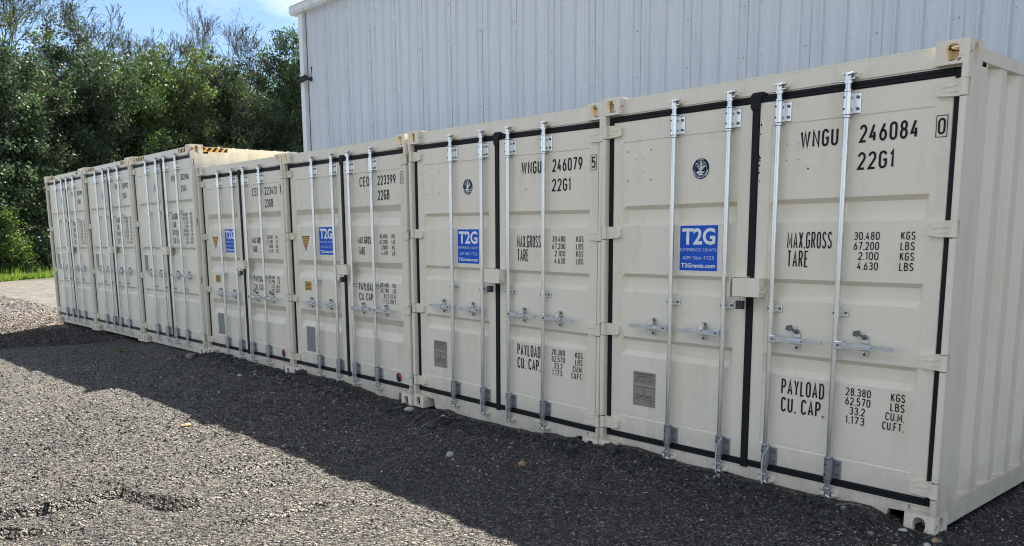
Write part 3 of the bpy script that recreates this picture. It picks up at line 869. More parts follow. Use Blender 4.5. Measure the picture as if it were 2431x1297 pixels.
def casting_mesh(name, top, right, mats):
    """corner casting with real apertures; occupies x 0..w, y 0..d, z 0..h, outer corner at x=0 (or x=w when right)"""
    w, d, h, th = .162, .178, .118, .028
    b = MB()
    def face(o, u, v, W, H, ctr, a, bb, nrm, hole):
        """rectangular face with an oval hole, plus the hole's tube going inwards"""
        o, u, v, nrm = Vector(o), Vector(u), Vector(v), Vector(nrm)
        if not hole:
            b.add([o, o + u * W, o + u * W + v * H, o + v * H], [(0, 1, 2, 3)]); return
        n = 16
        ov = oval_pts(n, a, bb)
        c = o + u * ctr[0] + v * ctr[1]
        inner = [c + u * p + v * q for p, q in ov]
        outer = []
        for p, q in ov:
            # project direction to the rectangle border
            t = 1e9
            if abs(p) > 1e-9: t = min(t, ((W - ctr[0]) if p > 0 else ctr[0]) / abs(p))
            if abs(q) > 1e-9: t = min(t, ((H - ctr[1]) if q > 0 else ctr[1]) / abs(q))
            outer.append(c + u * p * t + v * q * t)
        corners = [(W, H), (0, H), (0, 0), (W, 0)]
        vs = inner + outer
        fs = []
        for i in range(n):
            j = (i + 1) % n
            fs.append((i, i + n, j + n, j))
        b.add(vs, fs)
        # fill the rectangle corners left over
        for cx, cy in corners:
            P = o + u * cx + v * cy
            ang = math.atan2(cy - ctr[1], cx - ctr[0]) % (2 * math.pi)
            best = None
            for i in range(n):
                j = (i + 1) % n
                a0 = math.atan2((outer[i] - c).dot(v), (outer[i] - c).dot(u)) % (2 * math.pi)
                a1 = math.atan2((outer[j] - c).dot(v), (outer[j] - c).dot(u)) % (2 * math.pi)
                if a1 < a0: a1 += 2 * math.pi
                aa = ang if ang >= a0 - 1e-9 else ang + 2 * math.pi
                if a0 - 1e-9 <= aa <= a1 + 1e-9:
                    best = (i, j); break
            if best:
                b.add([outer[best[0]], P, outer[best[1]]], [(0, 1, 2)])
        back = [p - nrm * th for p in inner]
        b.add(inner + back, [(i, (i + 1) % n, (i + 1) % n + n, i + n) for i in range(n)], 1, True)
    # front (y=0), outer side, top/bottom
    face((0, 0, 0), (1, 0, 0), (0, 0, 1), w, h, (w / 2, h / 2), .034, .043, (0, -1, 0), True)
    if right:
        face((w, 0, 0), (0, 1, 0), (0, 0, 1), d, h, (d / 2, h / 2), .028, .043, (1, 0, 0), True)
        face((0, d, 0), (0, -1, 0), (0, 0, 1), d, h, (d / 2, h / 2), .02, .02, (-1, 0, 0), False)
    else:
        face((0, d, 0), (0, -1, 0), (0, 0, 1), d, h, (d / 2, h / 2), .028, .043, (-1, 0, 0), True)
        face((w, 0, 0), (0, 1, 0), (0, 0, 1), d, h, (d / 2, h / 2), .02, .02, (1, 0, 0), False)
    face((w, d, 0), (-1, 0, 0), (0, 0, 1), w, h, (w / 2, h / 2), .02, .02, (0, 1, 0), False)
    face((0, 0, h), (1, 0, 0), (0, 1, 0), w, d, (w / 2, d / 2), .031, .060, (0, 0, 1), top)
    face((0, d, 0), (1, 0, 0), (0, -1, 0), w, d, (w / 2, d / 2), .031, .060, (0, 0, -1), not top)
    # inner walls
    t = th
    iv = [(t, t, t), (w - t, t, t), (w - t, d - t, t), (t, d - t, t), (t, t, h - t), (w - t, t, h - t), (w - t, d - t, h - t), (t, d - t, h - t)]
    fs = {'bot': (0, 1, 2, 3), 'top': (7, 6, 5, 4), 'back': (2, 6, 7, 3), 'l': (3, 7, 4, 0), 'r': (1, 5, 6, 2)}
    use = ['back', 'l' if right else 'r', 'bot' if top else 'top']
    b.add(iv, [fs[k] for k in use], 1)
    return b.mesh(name, mats)

def door_mesh(name, xa, xb, za, zb, pl, pr, pb, pt, grooves, mat):
    """pressed-steel door leaf: raised border, recessed panel and horizontal corrugations (top slope, inner flat, bottom slope)"""
    xs = [xa, xa + .004, pl - .005, pl, pl + .028, pr - .028, pr, pr + .005, xb - .004, xb]
    rows = [(za, 'e'), (za + .004, 'b'), (pb - .006, 'b'), (pb, 'p')]
    for (g0, g1, g2, g3, dep) in sorted(grooves, key=lambda g: g[3]):
        rows += [(g3, 'p'), (g2, dep), (g1, dep), (g0, 'p')]
    rows += [(pt, 'p'), (pt + .006, 'b'), (zb - .004, 'b'), (zb, 'e')]
    b = MB(); v = []
    for z, k in rows:
        for i, x in enumerate(xs):
            edge = i in (0, len(xs) - 1)
            if k == 'e' or edge: y = Y_DOOR + .004
            elif k == 'b' or i in (1, 2, 7, 8): y = Y_DOOR
            elif k == 'p' or i in (3, 6): y = Y_PAN
            else: y = Y_PAN + k
            v.append((x, y, z))
    n = len(xs)
    f = []
    for r_ in range(len(rows) - 1):
        for i in range(n - 1):
            a = r_ * n + i
            f.append((a, a + 1, a + 1 + n, a + n))
    b.add(v, f)
    # returns
    b.add([(xa, Y_DOOR + .004, za), (xb, Y_DOOR + .004, za), (xb, .10, za), (xa, .10, za), (xa, Y_DOOR + .004, zb), (xb, Y_DOOR + .004, zb), (xb, .10, zb), (xa, .10, zb)],
          [(0, 3, 2, 1), (4, 5, 6, 7), (1, 2, 6, 5), (3, 0, 4, 7), (3, 7, 6, 2)])
    return b.mesh(name, [mat])

def post_mesh(name, H, hinges, mirror, mat):
    full = [(0, .007), (.007, 0), (.026, 0), (.034, .008), (.034, .066), (.05, .066), (.05, .16), (.03, .25), (0, .25)]
    cut = [(0, .046), (.034, .046), (.034, .066), (.05, .066), (.05, .16), (.03, .25), (0, .25)]
    if mirror:
        full = [(WID - x, y) for x, y in reversed(full)]; cut = [(WID - x, y) for x, y in reversed(cut)]
    b = MB()
    z = .1182
    for h0, h1 in sorted(hinges):
        b.prism_z(full, z, h0 - .006); b.prism_z(cut, h0 - .006, h1 + .006); z = h1 + .006
    b.prism_z(full, z, H - .1182)
    return b.mesh(name, [mat])

def hinge_mesh(name, style, h, mirror, mat):
    b = MB()
    m = (lambda x: WID - x) if mirror else (lambda x: x)
    if style == 'taper':
        poly = [(.036, 0), (.10, .004), (.152, .010), (.158, .016), (.158, h * .72), (.152, h * .78), (.09, h * .97), (.036, h)]
        tip = .158
    elif style == 'box':
        poly = [(.036, .002), (.128, .002), (.136, .012), (.136, h - .016), (.118, h - .001), (.036, h - .001)]
        tip = .136
    else:
        poly = [(.036, .002), (.122, .002), (.13, .01), (.13, h - .012), (.124, h - .002), (.036, h - .002)]
        tip = .13
    poly = [(m(x), z) for x, z in poly]
    if mirror: poly = poly[::-1]
    b.prism_y(poly, .026, .0495)
    # raised ridge pressed into the blade
    if style == 'taper':
        r_ = [(.05, h * .60), (.13, h * .52), (.132, h * .58), (.05, h * .70)]
        r2 = [(.05, h * .26), (.10, h * .26), (.10, h * .30), (.05, h * .30)]
    elif style == 'box':
        r_ = [(.045, h * .12), (.052, h * .12), (.125, h * .86), (.118, h * .86)]
        r2 = [(.04, h * .88), (.11, h * .88), (.11, h * .93), (.04, h * .93)]
    else:
        r_ = [(.05, h * .3), (.11, h * .3), (.11, h * .36), (.05, h * .36)]; r2 = None
    for q in (r_, r2):
        if q:
            q = [(m(x), z) for x, z in q]
            if mirror: q = q[::-1]
            b.prism_y(q, .0225, .0262)
    b.cyl((m(.019), .020, .001), (m(.019), .020, h - .001), .0185, n=14)
    x0, x1 = sorted((m(.019), m(.04)))
    b.box(x0, x1, .009, .036, .001, h - .001)
    return b.mesh(name, [mat])

# rod hardware, local to the rod axis (x=0, y=0 is the rod centre; door skin at y=+.032)
RODY = .018
def rod_bracket_mesh(name, h, mats):
    b = MB()
    b.cyl((0, 0, .0), (0, 0, h), .0262, n=16)
    b.cyl((0, 0, -.014), (0, 0, -.004), .0235, n=14); b.cyl((0, 0, h + .004), (0, 0, h + .014), .0235, n=14)
    b.cyl((0, 0, -.0045), (0, 0, .0), .0245, n=14, mat=1); b.cyl((0, 0, h), (0, 0, h + .0045), .0245, n=14, mat=1)
    b.cyl((0, 0, -.0175), (0, 0, -.014), .0215, n=14, mat=1)
    b.prism_z([(-.0262, .006), (-.0255, .0), (.0255, .0), (.0262, .006), (.0262, .030), (-.0262, .030)], .001, h - .001)
    b.bbox(.024, .064, .022, .0315, .004, h - .004, .003)
    b.bbox(-.038, -.024, .022, .0315, .012, h - .012, .003)
    for z in (h * .24, h * .76):
        b.disc_y(.048, z, .0155, .0092, 8, 1, thick=.007)
        b.disc_y(-.008, z, -.0270, .0055, 8, 2, thick=.003)
    return b.mesh(name, mats)
def guide_mesh(name, mats):
    b = MB()
    b.cyl((0, 0, -.022), (0, 0, .022), .0215, n=14)
    b.prism_z([(-.0215, 0), (.0215, 0), (.0215, .03), (-.0215, .03)], -.0215, .0215)
    b.bbox(.019, .057, .025, .0315, -.022, .022, .003)
    b.bbox(-.036, -.019, .025, .0315, -.016, .016, .003)
    b.disc_y(.043, 0, .0195, .0085, 8, 1, thick=.006)
    b.disc_y(-.008, 0, -.0225, .0048, 8, 2, thick=.003)
    return b.mesh(name, mats)
def cam_mesh(name, up, mats):
    """locking cam at the rod's end; grows towards +z (up) or -z"""
    s = 1 if up else -1
    b = MB()
    def bx(x0, x1, y0, y1, z0, z1, m=0):
        z0, z1 = sorted((s * z0, s * z1)); b.box(x0, x1, y0, y1, z0, z1, m)
    b.cyl((0, 0, 0), (0, 0, s * .012), .024, n=12)
    bx(-.040, .022, -.012, .010, .013, .019)
    bx(-.012, .018, -.016, .016, .019, .060)
    bx(.012, .040, -.014, .016, .050, .060)
    bx(-.036, -.012, -.008, .018, .052, .060)
    bx(.010, .038, -.010, .018, .022, .028)
    b.cyl((.002, -.018, s * .046), (.030, -.018, s * .052), .007, n=8)
    return b.mesh(name, mats)
def keeper_mesh(name, up, mat):
    s = 1 if up else -1
    b = MB()
    def bx(x0, x1, y0, y1, z0, z1):
        z0, z1 = sorted((s * z0, s * z1)); b.bbox(x0, x1, y0, y1, z0, z1, .004)
    bx(-.044, -.016, -.002, .024, .022, .050)
    bx(.021, .052, .004, .024, .030, .050)
    bx(-.048, .056, .0235, .0318, .018, .054)
    return b.mesh(name, [mat])
def handle_mesh(name, direction, mats):
    d = direction
    b = MB()
    def bx(x0, x1, y0, y1, z0, z1, m=0):
        x0, x1 = sorted((d * x0, d * x1)); b.bbox(x0, x1, y0, y1, z0, z1, .003, m)
    bx(.010, .054, -.034, .006, -.024, .022)
    b.disc_y(d * .034, 0, -.038, .008, 8, 1, thick=.004)
    L_ = .345
    pts = [(.054, -.017, .016), (.20, -.015, .014), (.25, -.013, .012), (L_, -.013, .009)]
    poly = [(d * x, z0) for x, z0, z1 in pts] + [(d * x, z1) for x, z0, z1 in reversed(pts)]
    if d < 0: poly = poly[::-1]
    b.prism_y(poly, -.028, -.014)
    rid = [(.10, -.001), (.155, -.008), (.22, -.008), (.226, .004), (.155, .006)]
    poly = [(d * x, z) for x, z in rid]
    if d < 0: poly = poly[::-1]
    b.prism_y(poly, -.036, -.0285)
    return b.mesh(name, mats)
def catch_mesh(name, opened, mats):
    b = MB()
    n = 8
    poly = [(.020 * math.cos(math.pi + math.pi * i / n), -.045 + .020 * math.sin(math.pi + math.pi * i / n)) for i in range(n + 1)]
    poly += [(.020 * math.cos(math.pi * i / n), .045 + .020 * math.sin(math.pi * i / n)) for i in range(n + 1)]
    b.prism_y(poly, .0255, .0315)
    b.disc_y(0, -.048, .019, .009, 8, 1, thick=.0065); b.disc_y(0, .047, .006, .011, 10, 1, thick=.02)
    b.bbox(-.020, .018, -.022, .026, -.034, -.022, .002)
    b.bbox(-.016, .010, -.034, .0, -.026, -.020, .002)
    if opened:
        q = [(.0, .036), (.008, .052), (-.020, .072), (-.026, .090), (-.058, .084), (-.066, .066), (-.060, .056), (-.040, .052), (-.024, .058)]
        b.prism_y(q[::-1], .002, .008, 1)
    else:
        b.prism_y([(-.016, .010), (.016, .010), (.018, .040), (.010, .058), (-.010, .058), (-.018, .040)], -.012, .006)
        b.bbox(-.024, .022, -.044, -.030, .004, .018, .002)
        b.box(-.010, .010, -.044, .004, .012, .020)
    return b.mesh(name, mats)

def gasket_strip(b, x0, x1, z0, z1, y0=.044, y1=.085):
    """ribbed rubber strip"""
    b.bbox(x0, x1, y0 + .004, y1, z0, z1, .003)
    if (x1 - x0) > (z1 - z0):
        h = z1 - z0
        b.bbox(x0 + .001, x1 - .001, y0, y0 + .0045, z0 + h * .55, z1 - h * .12, .002)
        b.bbox(x0 + .001, x1 - .001, y0 + .001, y0 + .0045, z0 + h * .10, z0 + h * .40, .002)
    else:
        w = x1 - x0
        b.bbox(x0 + w * .55, x1 - w * .12, y0, y0 + .0045, z0 + .001, z1 - .001, .002)

def corr_wall_mesh(name, H, right, mat):
    y = .2505; prof = []
    out, inn, sl, dep = .072, .070, .068, .036
    y_end = LEN - .19
    prof.append((y, 0.006))
    y += .02
    while y < y_end - .30:
        prof += [(y, .006), (y + sl, .006 + dep), (y + sl + inn, .006 + dep), (y + 2 * sl + inn, .006)]
        y += 2 * sl + inn + out
    prof.append((y_end, .006))
    n = len(prof); z0, z1 = .158, H - .088
    fx = (lambda d: WID - d) if right else (lambda d: d)
    v = [(fx(d), yy, z0) for yy, d in prof] + [(fx(d), yy, z1) for yy, d in prof]
    f = [(i, i + 1, i + 1 + n, i + n) if right else (i + 1, i, i + n, i + 1 + n) for i in range(n - 1)]
    b = MB(); b.add(v, f)
    return b.mesh(name, [mat])
def roof_mesh(name, H, mat):
    prof = [(.10, H - .018)]
    y = .42
    while y < LEN - .35:
        prof += [(y, H - .030), (y + .035, H - .010), (y + .125, H - .010), (y + .160, H - .030)]
        y += .209
    prof.append((LEN - .10, H - .030))
    n = len(prof)
    b = MB()
    b.add([(.058, yy, z) for yy, z in prof] + [(WID - .058, yy, z) for yy, z in prof], [(i, i + n, i + 1 + n, i + 1) for i in range(n - 1)])
    # rims at the corrugation ends
    b.box(.03, .060, .18, LEN - .18, H - .034, H - .026); b.box(WID - .060, WID - .03, .18, LEN - .18, H - .034, H - .026)
    b.box(.165, WID - .165, .052, .12, H - .024, H - .0125)
    return b.mesh(name, [mat])

PR_GROOVES = {
    'std': [(1.842, 1.814, 1.731, 1.704, .032), (1.368, 1.342, 1.268, 1.238, .032), (.914, .888, .815, .778, .032)],
    'wide': [(1.951, 1.890, 1.830, 1.757, .040), (1.389, 1.331, 1.267, 1.185, .040), (.824, .760, .688, .607, .040)],
    'tall': [(2.176, 2.146, 2.080, 2.050, .032), (1.509, 1.480, 1.418, 1.386, .032), (.860, .832, .770, .736, .032)],
}
HINGES = {
    'std': [(.215, .303), (.914, .998), (1.613, 1.692), (2.318, 2.399)],
    'wide': [(.205, .285), (.901, .981), (1.614, 1.694), (2.315, 2.392)],
    'tall': [(.220, .306), (1.02, 1.098), (1.821, 1.896), (2.622, 2.695)],
}
RODX = {'std': (.628, 1.052, 1.394, 1.814), 'wide': (.640, 1.064, 1.398, 1.824), 'tall': (.660, 1.084, 1.420, 1.838)}
HANDLE_Z = {'std': 1.006, 'wide': .912, 'tall': 1.114}
GUIDES = {'std': (1.188,), 'wide': (1.158,), 'tall': (2.012, .910)}
PAINT = {'std': 'cream', 'wide': 'cream2', 'tall': 'cream3'}
HEIGHT = {'std': 2.591, 'wide': 2.591, 'tall': 2.896}
_cache = {}
def cached(key, fn):
    if key not in _cache:
        _cache[key] = fn()
    return _cache[key]
HW = [M['galv'], M['bolt'], M['hole']]
HWO = [M['galv_old'], M['bolt'], M['hole']]
HDL = [M['blue_zinc'], M['bolt']]

def logo_sticker(door, x0, x1, z0, z1, y):
    b = MB(); b.box(x0 - .004, x1 + .004, y - .0008, y, z0 - .004, z1 + .004, 1); b.box(x0, x1, y - .0016, y - .0009, z0, z1, 0)
    st = link('rental_sticker', b.mesh('rental_sticker', [M['blue_ink'], M['white_ink']]), door)
    w, h = x1 - x0, z1 - z0
    yy = y - .0026
    def t(s, a, c, d, e, bold, g=False): text_obj(s, x0 + w * a, x0 + w * c, z0 + h * d, z0 + h * e, yy, door, 'white_ink', bold, 'sticker_text', g)
    t('T2G', .06, .94, .575, .945, .03, True)
    t('EXPERIENCE COUNTS', .02, .98, .43, .495, .0)
    t('609-364-1723', .085, .915, .245, .325, .0)
    t('T2Grents.com', .045, .955, .065, .165, .025, True)

def emblem(door, cx, cz, rx, rz, y, dark=True):
    """oval classification emblem: eagle with a raised wing inside a ring of lettering"""
    b = MB()
    A, W_ = (0, 1) if dark else (1, 0)
    b.disc_y(cx, cz, y - .0008, rx, 28, 1, rz)
    b.disc_y(cx, cz, y - .0014, rx * .93, 28, A, rz * .94)
    b.disc_y(cx, cz, y - .0020, rx * .685, 24, W_, rz * .685)
    b.disc_y(cx, cz, y - .0026, rx * .665, 24, A, rz * .665)
    def poly(pts):
        b.add([(cx + px * rx, y - .0032, cz + pz * rz) for px, pz in pts], [tuple(range(len(pts)))], W_)
    # swept wing feathers, body, tail, waves
    for i in range(5):
        z_ = .52 - i * .13
        poly([(-.62 + i * .08, z_ - .02), (-.05, z_ - .16), (.52 - i * .05, z_ + .0), (.5 - i * .05, z_ + .025), (-.05, z_ - .13), (-.60 + i * .08, z_ + .015)])
    poly([(-.05, .62), (.10, .62), (.12, .2), (.42, .28), (.58, .18), (.40, .12), (.22, -.1), (-.02, -.2), (-.30, -.02), (-.1, .1), (-.02, .3)])
    poly([(-.48, -.28), (-.1, -.16), (.3, -.3), (.5, -.22), (.28, -.42), (-.05, -.34), (-.3, -.46)])
    poly([(-.3, -.5), (.0, -.42), (.35, -.5), (.1, -.58), (-.12, -.58)])
    link('classification_emblem', b.mesh('classification_emblem', [M['navy_ink'], M['white_ink']]), door)
    inkc = 'white_ink' if dark else 'navy_ink'
    text_obj('ABS', cx - rx * .30, cx + rx * .30, cz + rz * .72, cz + rz * .90, y - .0038, door, inkc, .02, 'emblem_text')
    ring = 'AMERICAN BUREAU OF SHIPPING'
    for i, ch in enumerate(ring):
        if ch == ' ': continue
        a = R(205 + 130 * i / (len(ring) - 1)) if False else R(190 + 160 * i / (len(ring) - 1))
        me = cached(('ring', ch, inkc), lambda: text_mesh('emblem_text', ch, -.5, .5, -.5, .5, M[inkc], .02))
        o = link('emblem_text', me, door, (cx + rx * .80 * math.cos(a), y - .0038, cz + rz * .80 * math.sin(a)))
        o.scale = (rx * .085, 1, rz * .12)
        o.rotation_euler = (0, -(a + math.pi / 2), 0)

def build_container(kind, loc, rot, label, number, open_catch, extras):
    H = HEIGHT[kind]
    P = M[PAINT[kind]]
    PS = M[PAINT[kind] + '_low']
    rub = M['rubber'] if kind != 'tall' else M['rubber_old']
    root = thing('shipping_container', label, 'shipping container', loc, rot, 'shipping containers lined up in front of the white building')
    K = lambda n, fn: cached((kind, n), fn)
    # corner castings
    cm = [M['worn'], M['inner']]
    top_r = casting = K('ctr', lambda: casting_mesh('corner_casting', True, True, cm))
    if extras.get('rusty'):
        top_r = K('ctr_r', lambda: casting_mesh('corner_casting', True, True, [M['rusty'], M['inner']]))
    ctl = K('ctl', lambda: casting_mesh('corner_casting', True, False, cm))
    cbr = K('cbr', lambda: casting_mesh('corner_casting', False, True, cm))
    cbl = K('cbl', lambda: casting_mesh('corner_casting', False, False, cm))
    link('corner_casting', ctl, root, (0, 0, H - .118))
    o = link('corner_casting', top_r, root, (WID - .162, 0, H - .118))
    if extras.get('rusty'): o['label'] = 'rust-stained corner casting'
    link('corner_casting', cbl, root, (0, 0, 0)); link('corner_casting', cbr, root, (WID - .162, 0, 0))
    # rear castings: turned half round
    link('corner_casting', ctl, root, (WID, LEN, H - .118), math.pi); link('corner_casting', casting, root, (.162, LEN, H - .118), math.pi)
    link('corner_casting', cbl, root, (WID, LEN, 0), math.pi); link('corner_casting', cbr, root, (.162, LEN, 0), math.pi)
    hz = HINGES[kind]
    link('corner_post', K('pl', lambda: post_mesh('corner_post', H, hz, False, PS)), root)
    link('corner_post', K('pr', lambda: post_mesh('corner_post', H, hz, True, PS)), root)
    def mk_header():
        b = MB()
        b.bbox(.1625, WID - .1625, .050, .13, H - .118, H - .0245, .003)
        b.box(.05, WID - .05, .056, .13, H - .128, H - .1185)
        return b.mesh('door_header', [P])
    link('door_header', K('hd', mk_header), root)
    def mk_sill():
        b = MB()
        poly = [(.290, .014), (2.148, .014), (2.165, .098), (2.2745, .104), (2.2745, .1455), (.1635, .1455), (.1635, .104), (.272, .098)]
        b.prism_y(poly, .050, .085)
        b.box(.05, WID - .05, .052, .14, .1465, .156)
        b.box(.02, .16, .06, .16, .1195, .146); b.box(WID - .16, WID - .02, .06, .16, .1195, .146)
        return b.mesh('door_sill', [PS])
    link('door_sill', K('sill', mk_sill), root)
    def mk_rail(right, top):
        b = MB()
        x0, x1 = (WID - .058, WID - .001) if right else (.001, .058)
        if top:
            b.box(x0, x1, .1785, LEN - .1785, H - .092, H - .027)
        else:
            x0, x1 = (WID - .045, WID - .002) if right else (.002, .045)
            b.box(x0, x1, .1785, LEN - .1785, .050, .160)
            b.box(x0 - .01, x1 + .0015, .1785, LEN - .1785, .036, .0495)
        return b.mesh('side_rail', [PS])
    for rgt in (False, True):
        for tp in (False, True):
            link('top_rail' if tp else 'bottom_rail', K(('rail', rgt, tp), lambda: mk_rail(rgt, tp)), root)
        link('side_wall', K(('wall', rgt), lambda: corr_wall_mesh('side_wall', H, rgt, PS)), root)
    link('roof', K('roof', lambda: roof_mesh('roof', H, P)), root)
    def mk_rear():
        b = MB(); b.box(.03, WID - .03, LEN - .06, LEN - .03, .03, H - .03); b.box(0, .06, LEN - .17, LEN - .001, .1185, H - .1185); b.box(WID - .06, WID, LEN - .17, LEN - .001, .1185, H - .1185)
        b.box(.05, WID - .05, .13, LEN - .07, .10, .13)
        return b.mesh('end_wall', [P])
    link('end_wall', K('rear', mk_rear), root)
    # ---- doors
    za, zb = .199, H - .168
    pb, pt = .330, H - .311
    gr = PR_GROOVES[kind]
    dl = link('door', K('dl', lambda: door_mesh('door', .074, 1.198, za, zb, .165, 1.104, pb, pt, gr, PS)), root)
    dr = link('door', K('dr', lambda: door_mesh('door', 1.246, 2.362, za, zb, 1.334, 2.273, pb, pt, gr, PS)), root)
    def mk_gl():
        b = MB()
        gasket_strip(b, .0345, .0735, .158, H - .126); 
        gasket_strip(b, .074, 1.199, H - .1675, H - .125); gasket_strip(b, .074, 1.199, .157, .1985)
        return b.mesh('gasket', [rub])
    def mk_gr():
        b = MB()
        gasket_strip(b, 2.3625, WID - .0345, .158, H - .126)
        gasket_strip(b, 1.2465, 2.362, H - .1675, H - .125); gasket_strip(b, 1.2465, 2.362, .157, .1985)
        # meeting stile strip with its flared cap
        b.bbox(1.1985, 1.246, .040, .09, .150, H - .21, .004)
        b.prism_y([(1.1985, H - .21), (1.246, H - .21), (1.250, H - .17), (1.256, H - .135), (1.296, H - .122), (1.272, H - .106), (1.200, H - .106), (1.186, H - .122), (1.186, H - .19)], .038, .09)
        return b.mesh('gasket', [rub])
    link('gasket', K('gl', mk_gl), dl); link('gasket', K('gr', mk_gr), dr)
    # hinges
    style = {'std': 'taper', 'wide': 'box', 'tall': 'short'}[kind]
    for h0, h1 in hz:
        for dd, mir in ((dl, False), (dr, True)):
            link('hinge', K(('hinge', mir), lambda: hinge_mesh('hinge', style, h1 - h0, mir, P)), dd, (0, 0, h0))
    # locking gear
    hwm = HW if kind != 'tall' else HW
    for i, rx in enumerate(RODX[kind]):
        dd = dl if i < 2 else dr
        def mk_rod():
            b = MB(); b.cyl((0, 0, .108), (0, 0, H - .136), .0170, n=16); return b.mesh('lock_rod', [M['galv']])
        link('lock_rod', K('rod', mk_rod), dd, (rx, RODY, 0))
        link('rod_bracket', K('brk', lambda: rod_bracket_mesh('rod_bracket', .120, HW)), dd, (rx, RODY, H - .302))
        link('rod_bracket', K('brk2', lambda: rod_bracket_mesh('rod_bracket', .120, HWO)), dd, (rx, RODY, .200))
        link('rod_cam', K('camt', lambda: cam_mesh('rod_cam', True, [M['galv']])), dd, (rx, RODY, H - .137))
        link('rod_cam', K('camb', lambda: cam_mesh('rod_cam', False, [M['galv']])), dd, (rx, RODY, .146))
        link('cam_keeper', K('kt', lambda: keeper_mesh('cam_keeper', True, P)), root, (rx, RODY, H - .137))
        link('cam_keeper', K('kb', lambda: keeper_mesh('cam_keeper', False, P)), root, (rx, RODY, .146))
        for gz in GUIDES[kind]:
            link('rod_guide', K('gd', lambda: guide_mesh('rod_guide', HW)), dd, (rx, RODY, gz))
        s = -1 if i < 2 else 1
        if kind == 'tall' and i < 2: s = -1
        hnd = link('handle', K(('hn', s), lambda: handle_mesh('handle', s, HDL)), dd, (rx, RODY, HANDLE_Z[kind]))
        link('handle_catch', K(('ct', i in open_catch), lambda: catch_mesh('handle_catch', i in open_catch, HW)), dd, (rx + s * .165, RODY, HANDLE_Z[kind]))
    # lock box and its padlock
    bx0, bx1, bz0, bz1 = {'std': (1.150, 1.338, 1.254, 1.368), 'wide': (1.200, 1.385, 1.252, 1.352), 'tall': (1.225, 1.410, 1.402, 1.516)}[kind]
    def mk_box():
        b = MB()
        b.bbox(bx0, bx1, -.040, -.034, bz0, bz1, .002)
        b.box(bx0 + .001, bx1 - .001, -.0335, .049, bz1 - .008, bz1 - .001)
        b.box(bx1 - .007, bx1 - .001, -.0335, .049, bz0 + .001, bz1 - .009)
        b.box(bx0 + .02, bx1 - .02, .02, .049, bz0 + .012, bz1 - .012)
        return b.mesh('lock_box', [P])
    link('lock_box', K('lb', mk_box), dr)
    def mk_brk():
        b = MB()
        b.box(bx0 - .030, bx0 - .024, -.030, .049, bz0 - .006, bz1 + .008)
        b.box(bx0 - .0235, bx0 + .075, .004, .049, bz1 + .003, bz1 + .008)
        return b.mesh('lock_bracket', [P])
    link('lock_bracket', K('lbk', mk_brk), dl)
    def mk_hook():
        b = MB()
        c = (bx1 + .0005, bz0 + .045)
        pts = [(c[0], -.036, c[1] + .02)] + [(c[0] + .014 + .014 * math.cos(math.pi + math.pi * i / 6), -.036 + .004 * i, c[1] + .016 * math.sin(math.pi + math.pi * i / 6)) for i in range(7)] + [(c[0] + .028, -.010, c[1] + .018)]
        b.tube(pts, .0035); return b.mesh('lock_hook', [P])
    link('lock_hook', K('hk', mk_hook), dr)
    if extras.get('padlock'):
        cx = bx0 + .042; zt = bz0 - .004
        pl = thing('padlock', extras['padlock'], 'padlock', (0, 0, 0), (0, 0, 0), 'padlocks hanging under the lock boxes')
        mw = Matrix.Translation(loc) @ Euler(rot, 'XYZ').to_matrix().to_4x4()
        pl.matrix_world = mw @ Matrix.Translation((cx, -.012, zt - .045))
        def mk_pb():
            b = MB(); b.bbox(-.024, .024, -.015, .015, -.030, .022, .004); b.box(-.0245, .0245, -.0155, .0155, -.030, -.022); b.box(-.0245, .0245, -.0155, .0155, .010, .016)
            return b.mesh('padlock_body', [M['lock']])
        link('padlock_body', cached('pb', mk_pb), pl)
        def mk_sh():
            b = MB(); pts = [(-.013, 0, .020), (-.013, 0, .045)] + [(.013 * math.cos(math.pi - math.pi * i / 6), 0, .045 + .013 * math.sin(math.pi * i / 6)) for i in range(7)] + [(.013, 0, .020)]
            b.tube(pts, .0042); return b.mesh('shackle', [M['galv']])
        link('shackle', cached('sh', mk_sh), pl)
    # ---- lettering on the right door
    yt = Y_PAN - .0022
    T = lambda s, x0, x1, z0, z1, bold=.012: text_obj(s, x0, x1, z0, z1, yt, dr, 'ink', bold)
    def check_box(x0, x1, z0, z1, digit):
        def mk():
            b = MB(); t = .0035; y_ = Y_DOOR - .002
            b.box(x0, x1, y_, y_ + .001, z0, z0 + t); b.box(x0, x1, y_, y_ + .001, z1 - t, z1)
            b.box(x0, x0 + t, y_, y_ + .001, z0 + t, z1 - t); b.box(x1 - t, x1, y_, y_ + .001, z0 + t, z1 - t)
            return b.mesh('check_digit_box', [M['ink']])
        link('check_digit_box', mk(), dr)
        w = x1 - x0
        if digit == '1':
            text_obj(digit, x0 + w * .36, x0 + w * .64, z0 + .014, z1 - .014, Y_DOOR - .002, dr, 'ink', .012)
        else:
            text_obj(digit, x0 + w * .17, x0 + w * .83, z0 + .014, z1 - .014, Y_DOOR - .002, dr, 'ink', .012)
    if kind == 'std':
        T('WNGU', 1.520, 1.752, 2.132, 2.230, .02); T(number[0], 1.875, 2.195, 2.134, 2.231, .02); T('22G1', 1.872, 2.074, 1.987, 2.083, .02)
        check_box(2.283, 2.341, 2.125, 2.236, number[1])
        T('MAX.GROSS', 1.463, 1.746, 1.552, 1.650, .02); T('TARE', 1.467, 1.604, 1.441, 1.540, .02)
        for k, (s, x0, u, ux) in enumerate((('30.480', 1.877, 'KGS', 2.139), ('67.200', 1.877, 'LBS', 2.139), ('2.100', 1.906, 'KGS', 2.139), ('4.630', 1.903, 'LBS', 2.139))):
            z = 1.601 - k * .0557
            T(s, x0, 2.022, z, z + .045); T(u, ux, 2.215, z, z + .045)
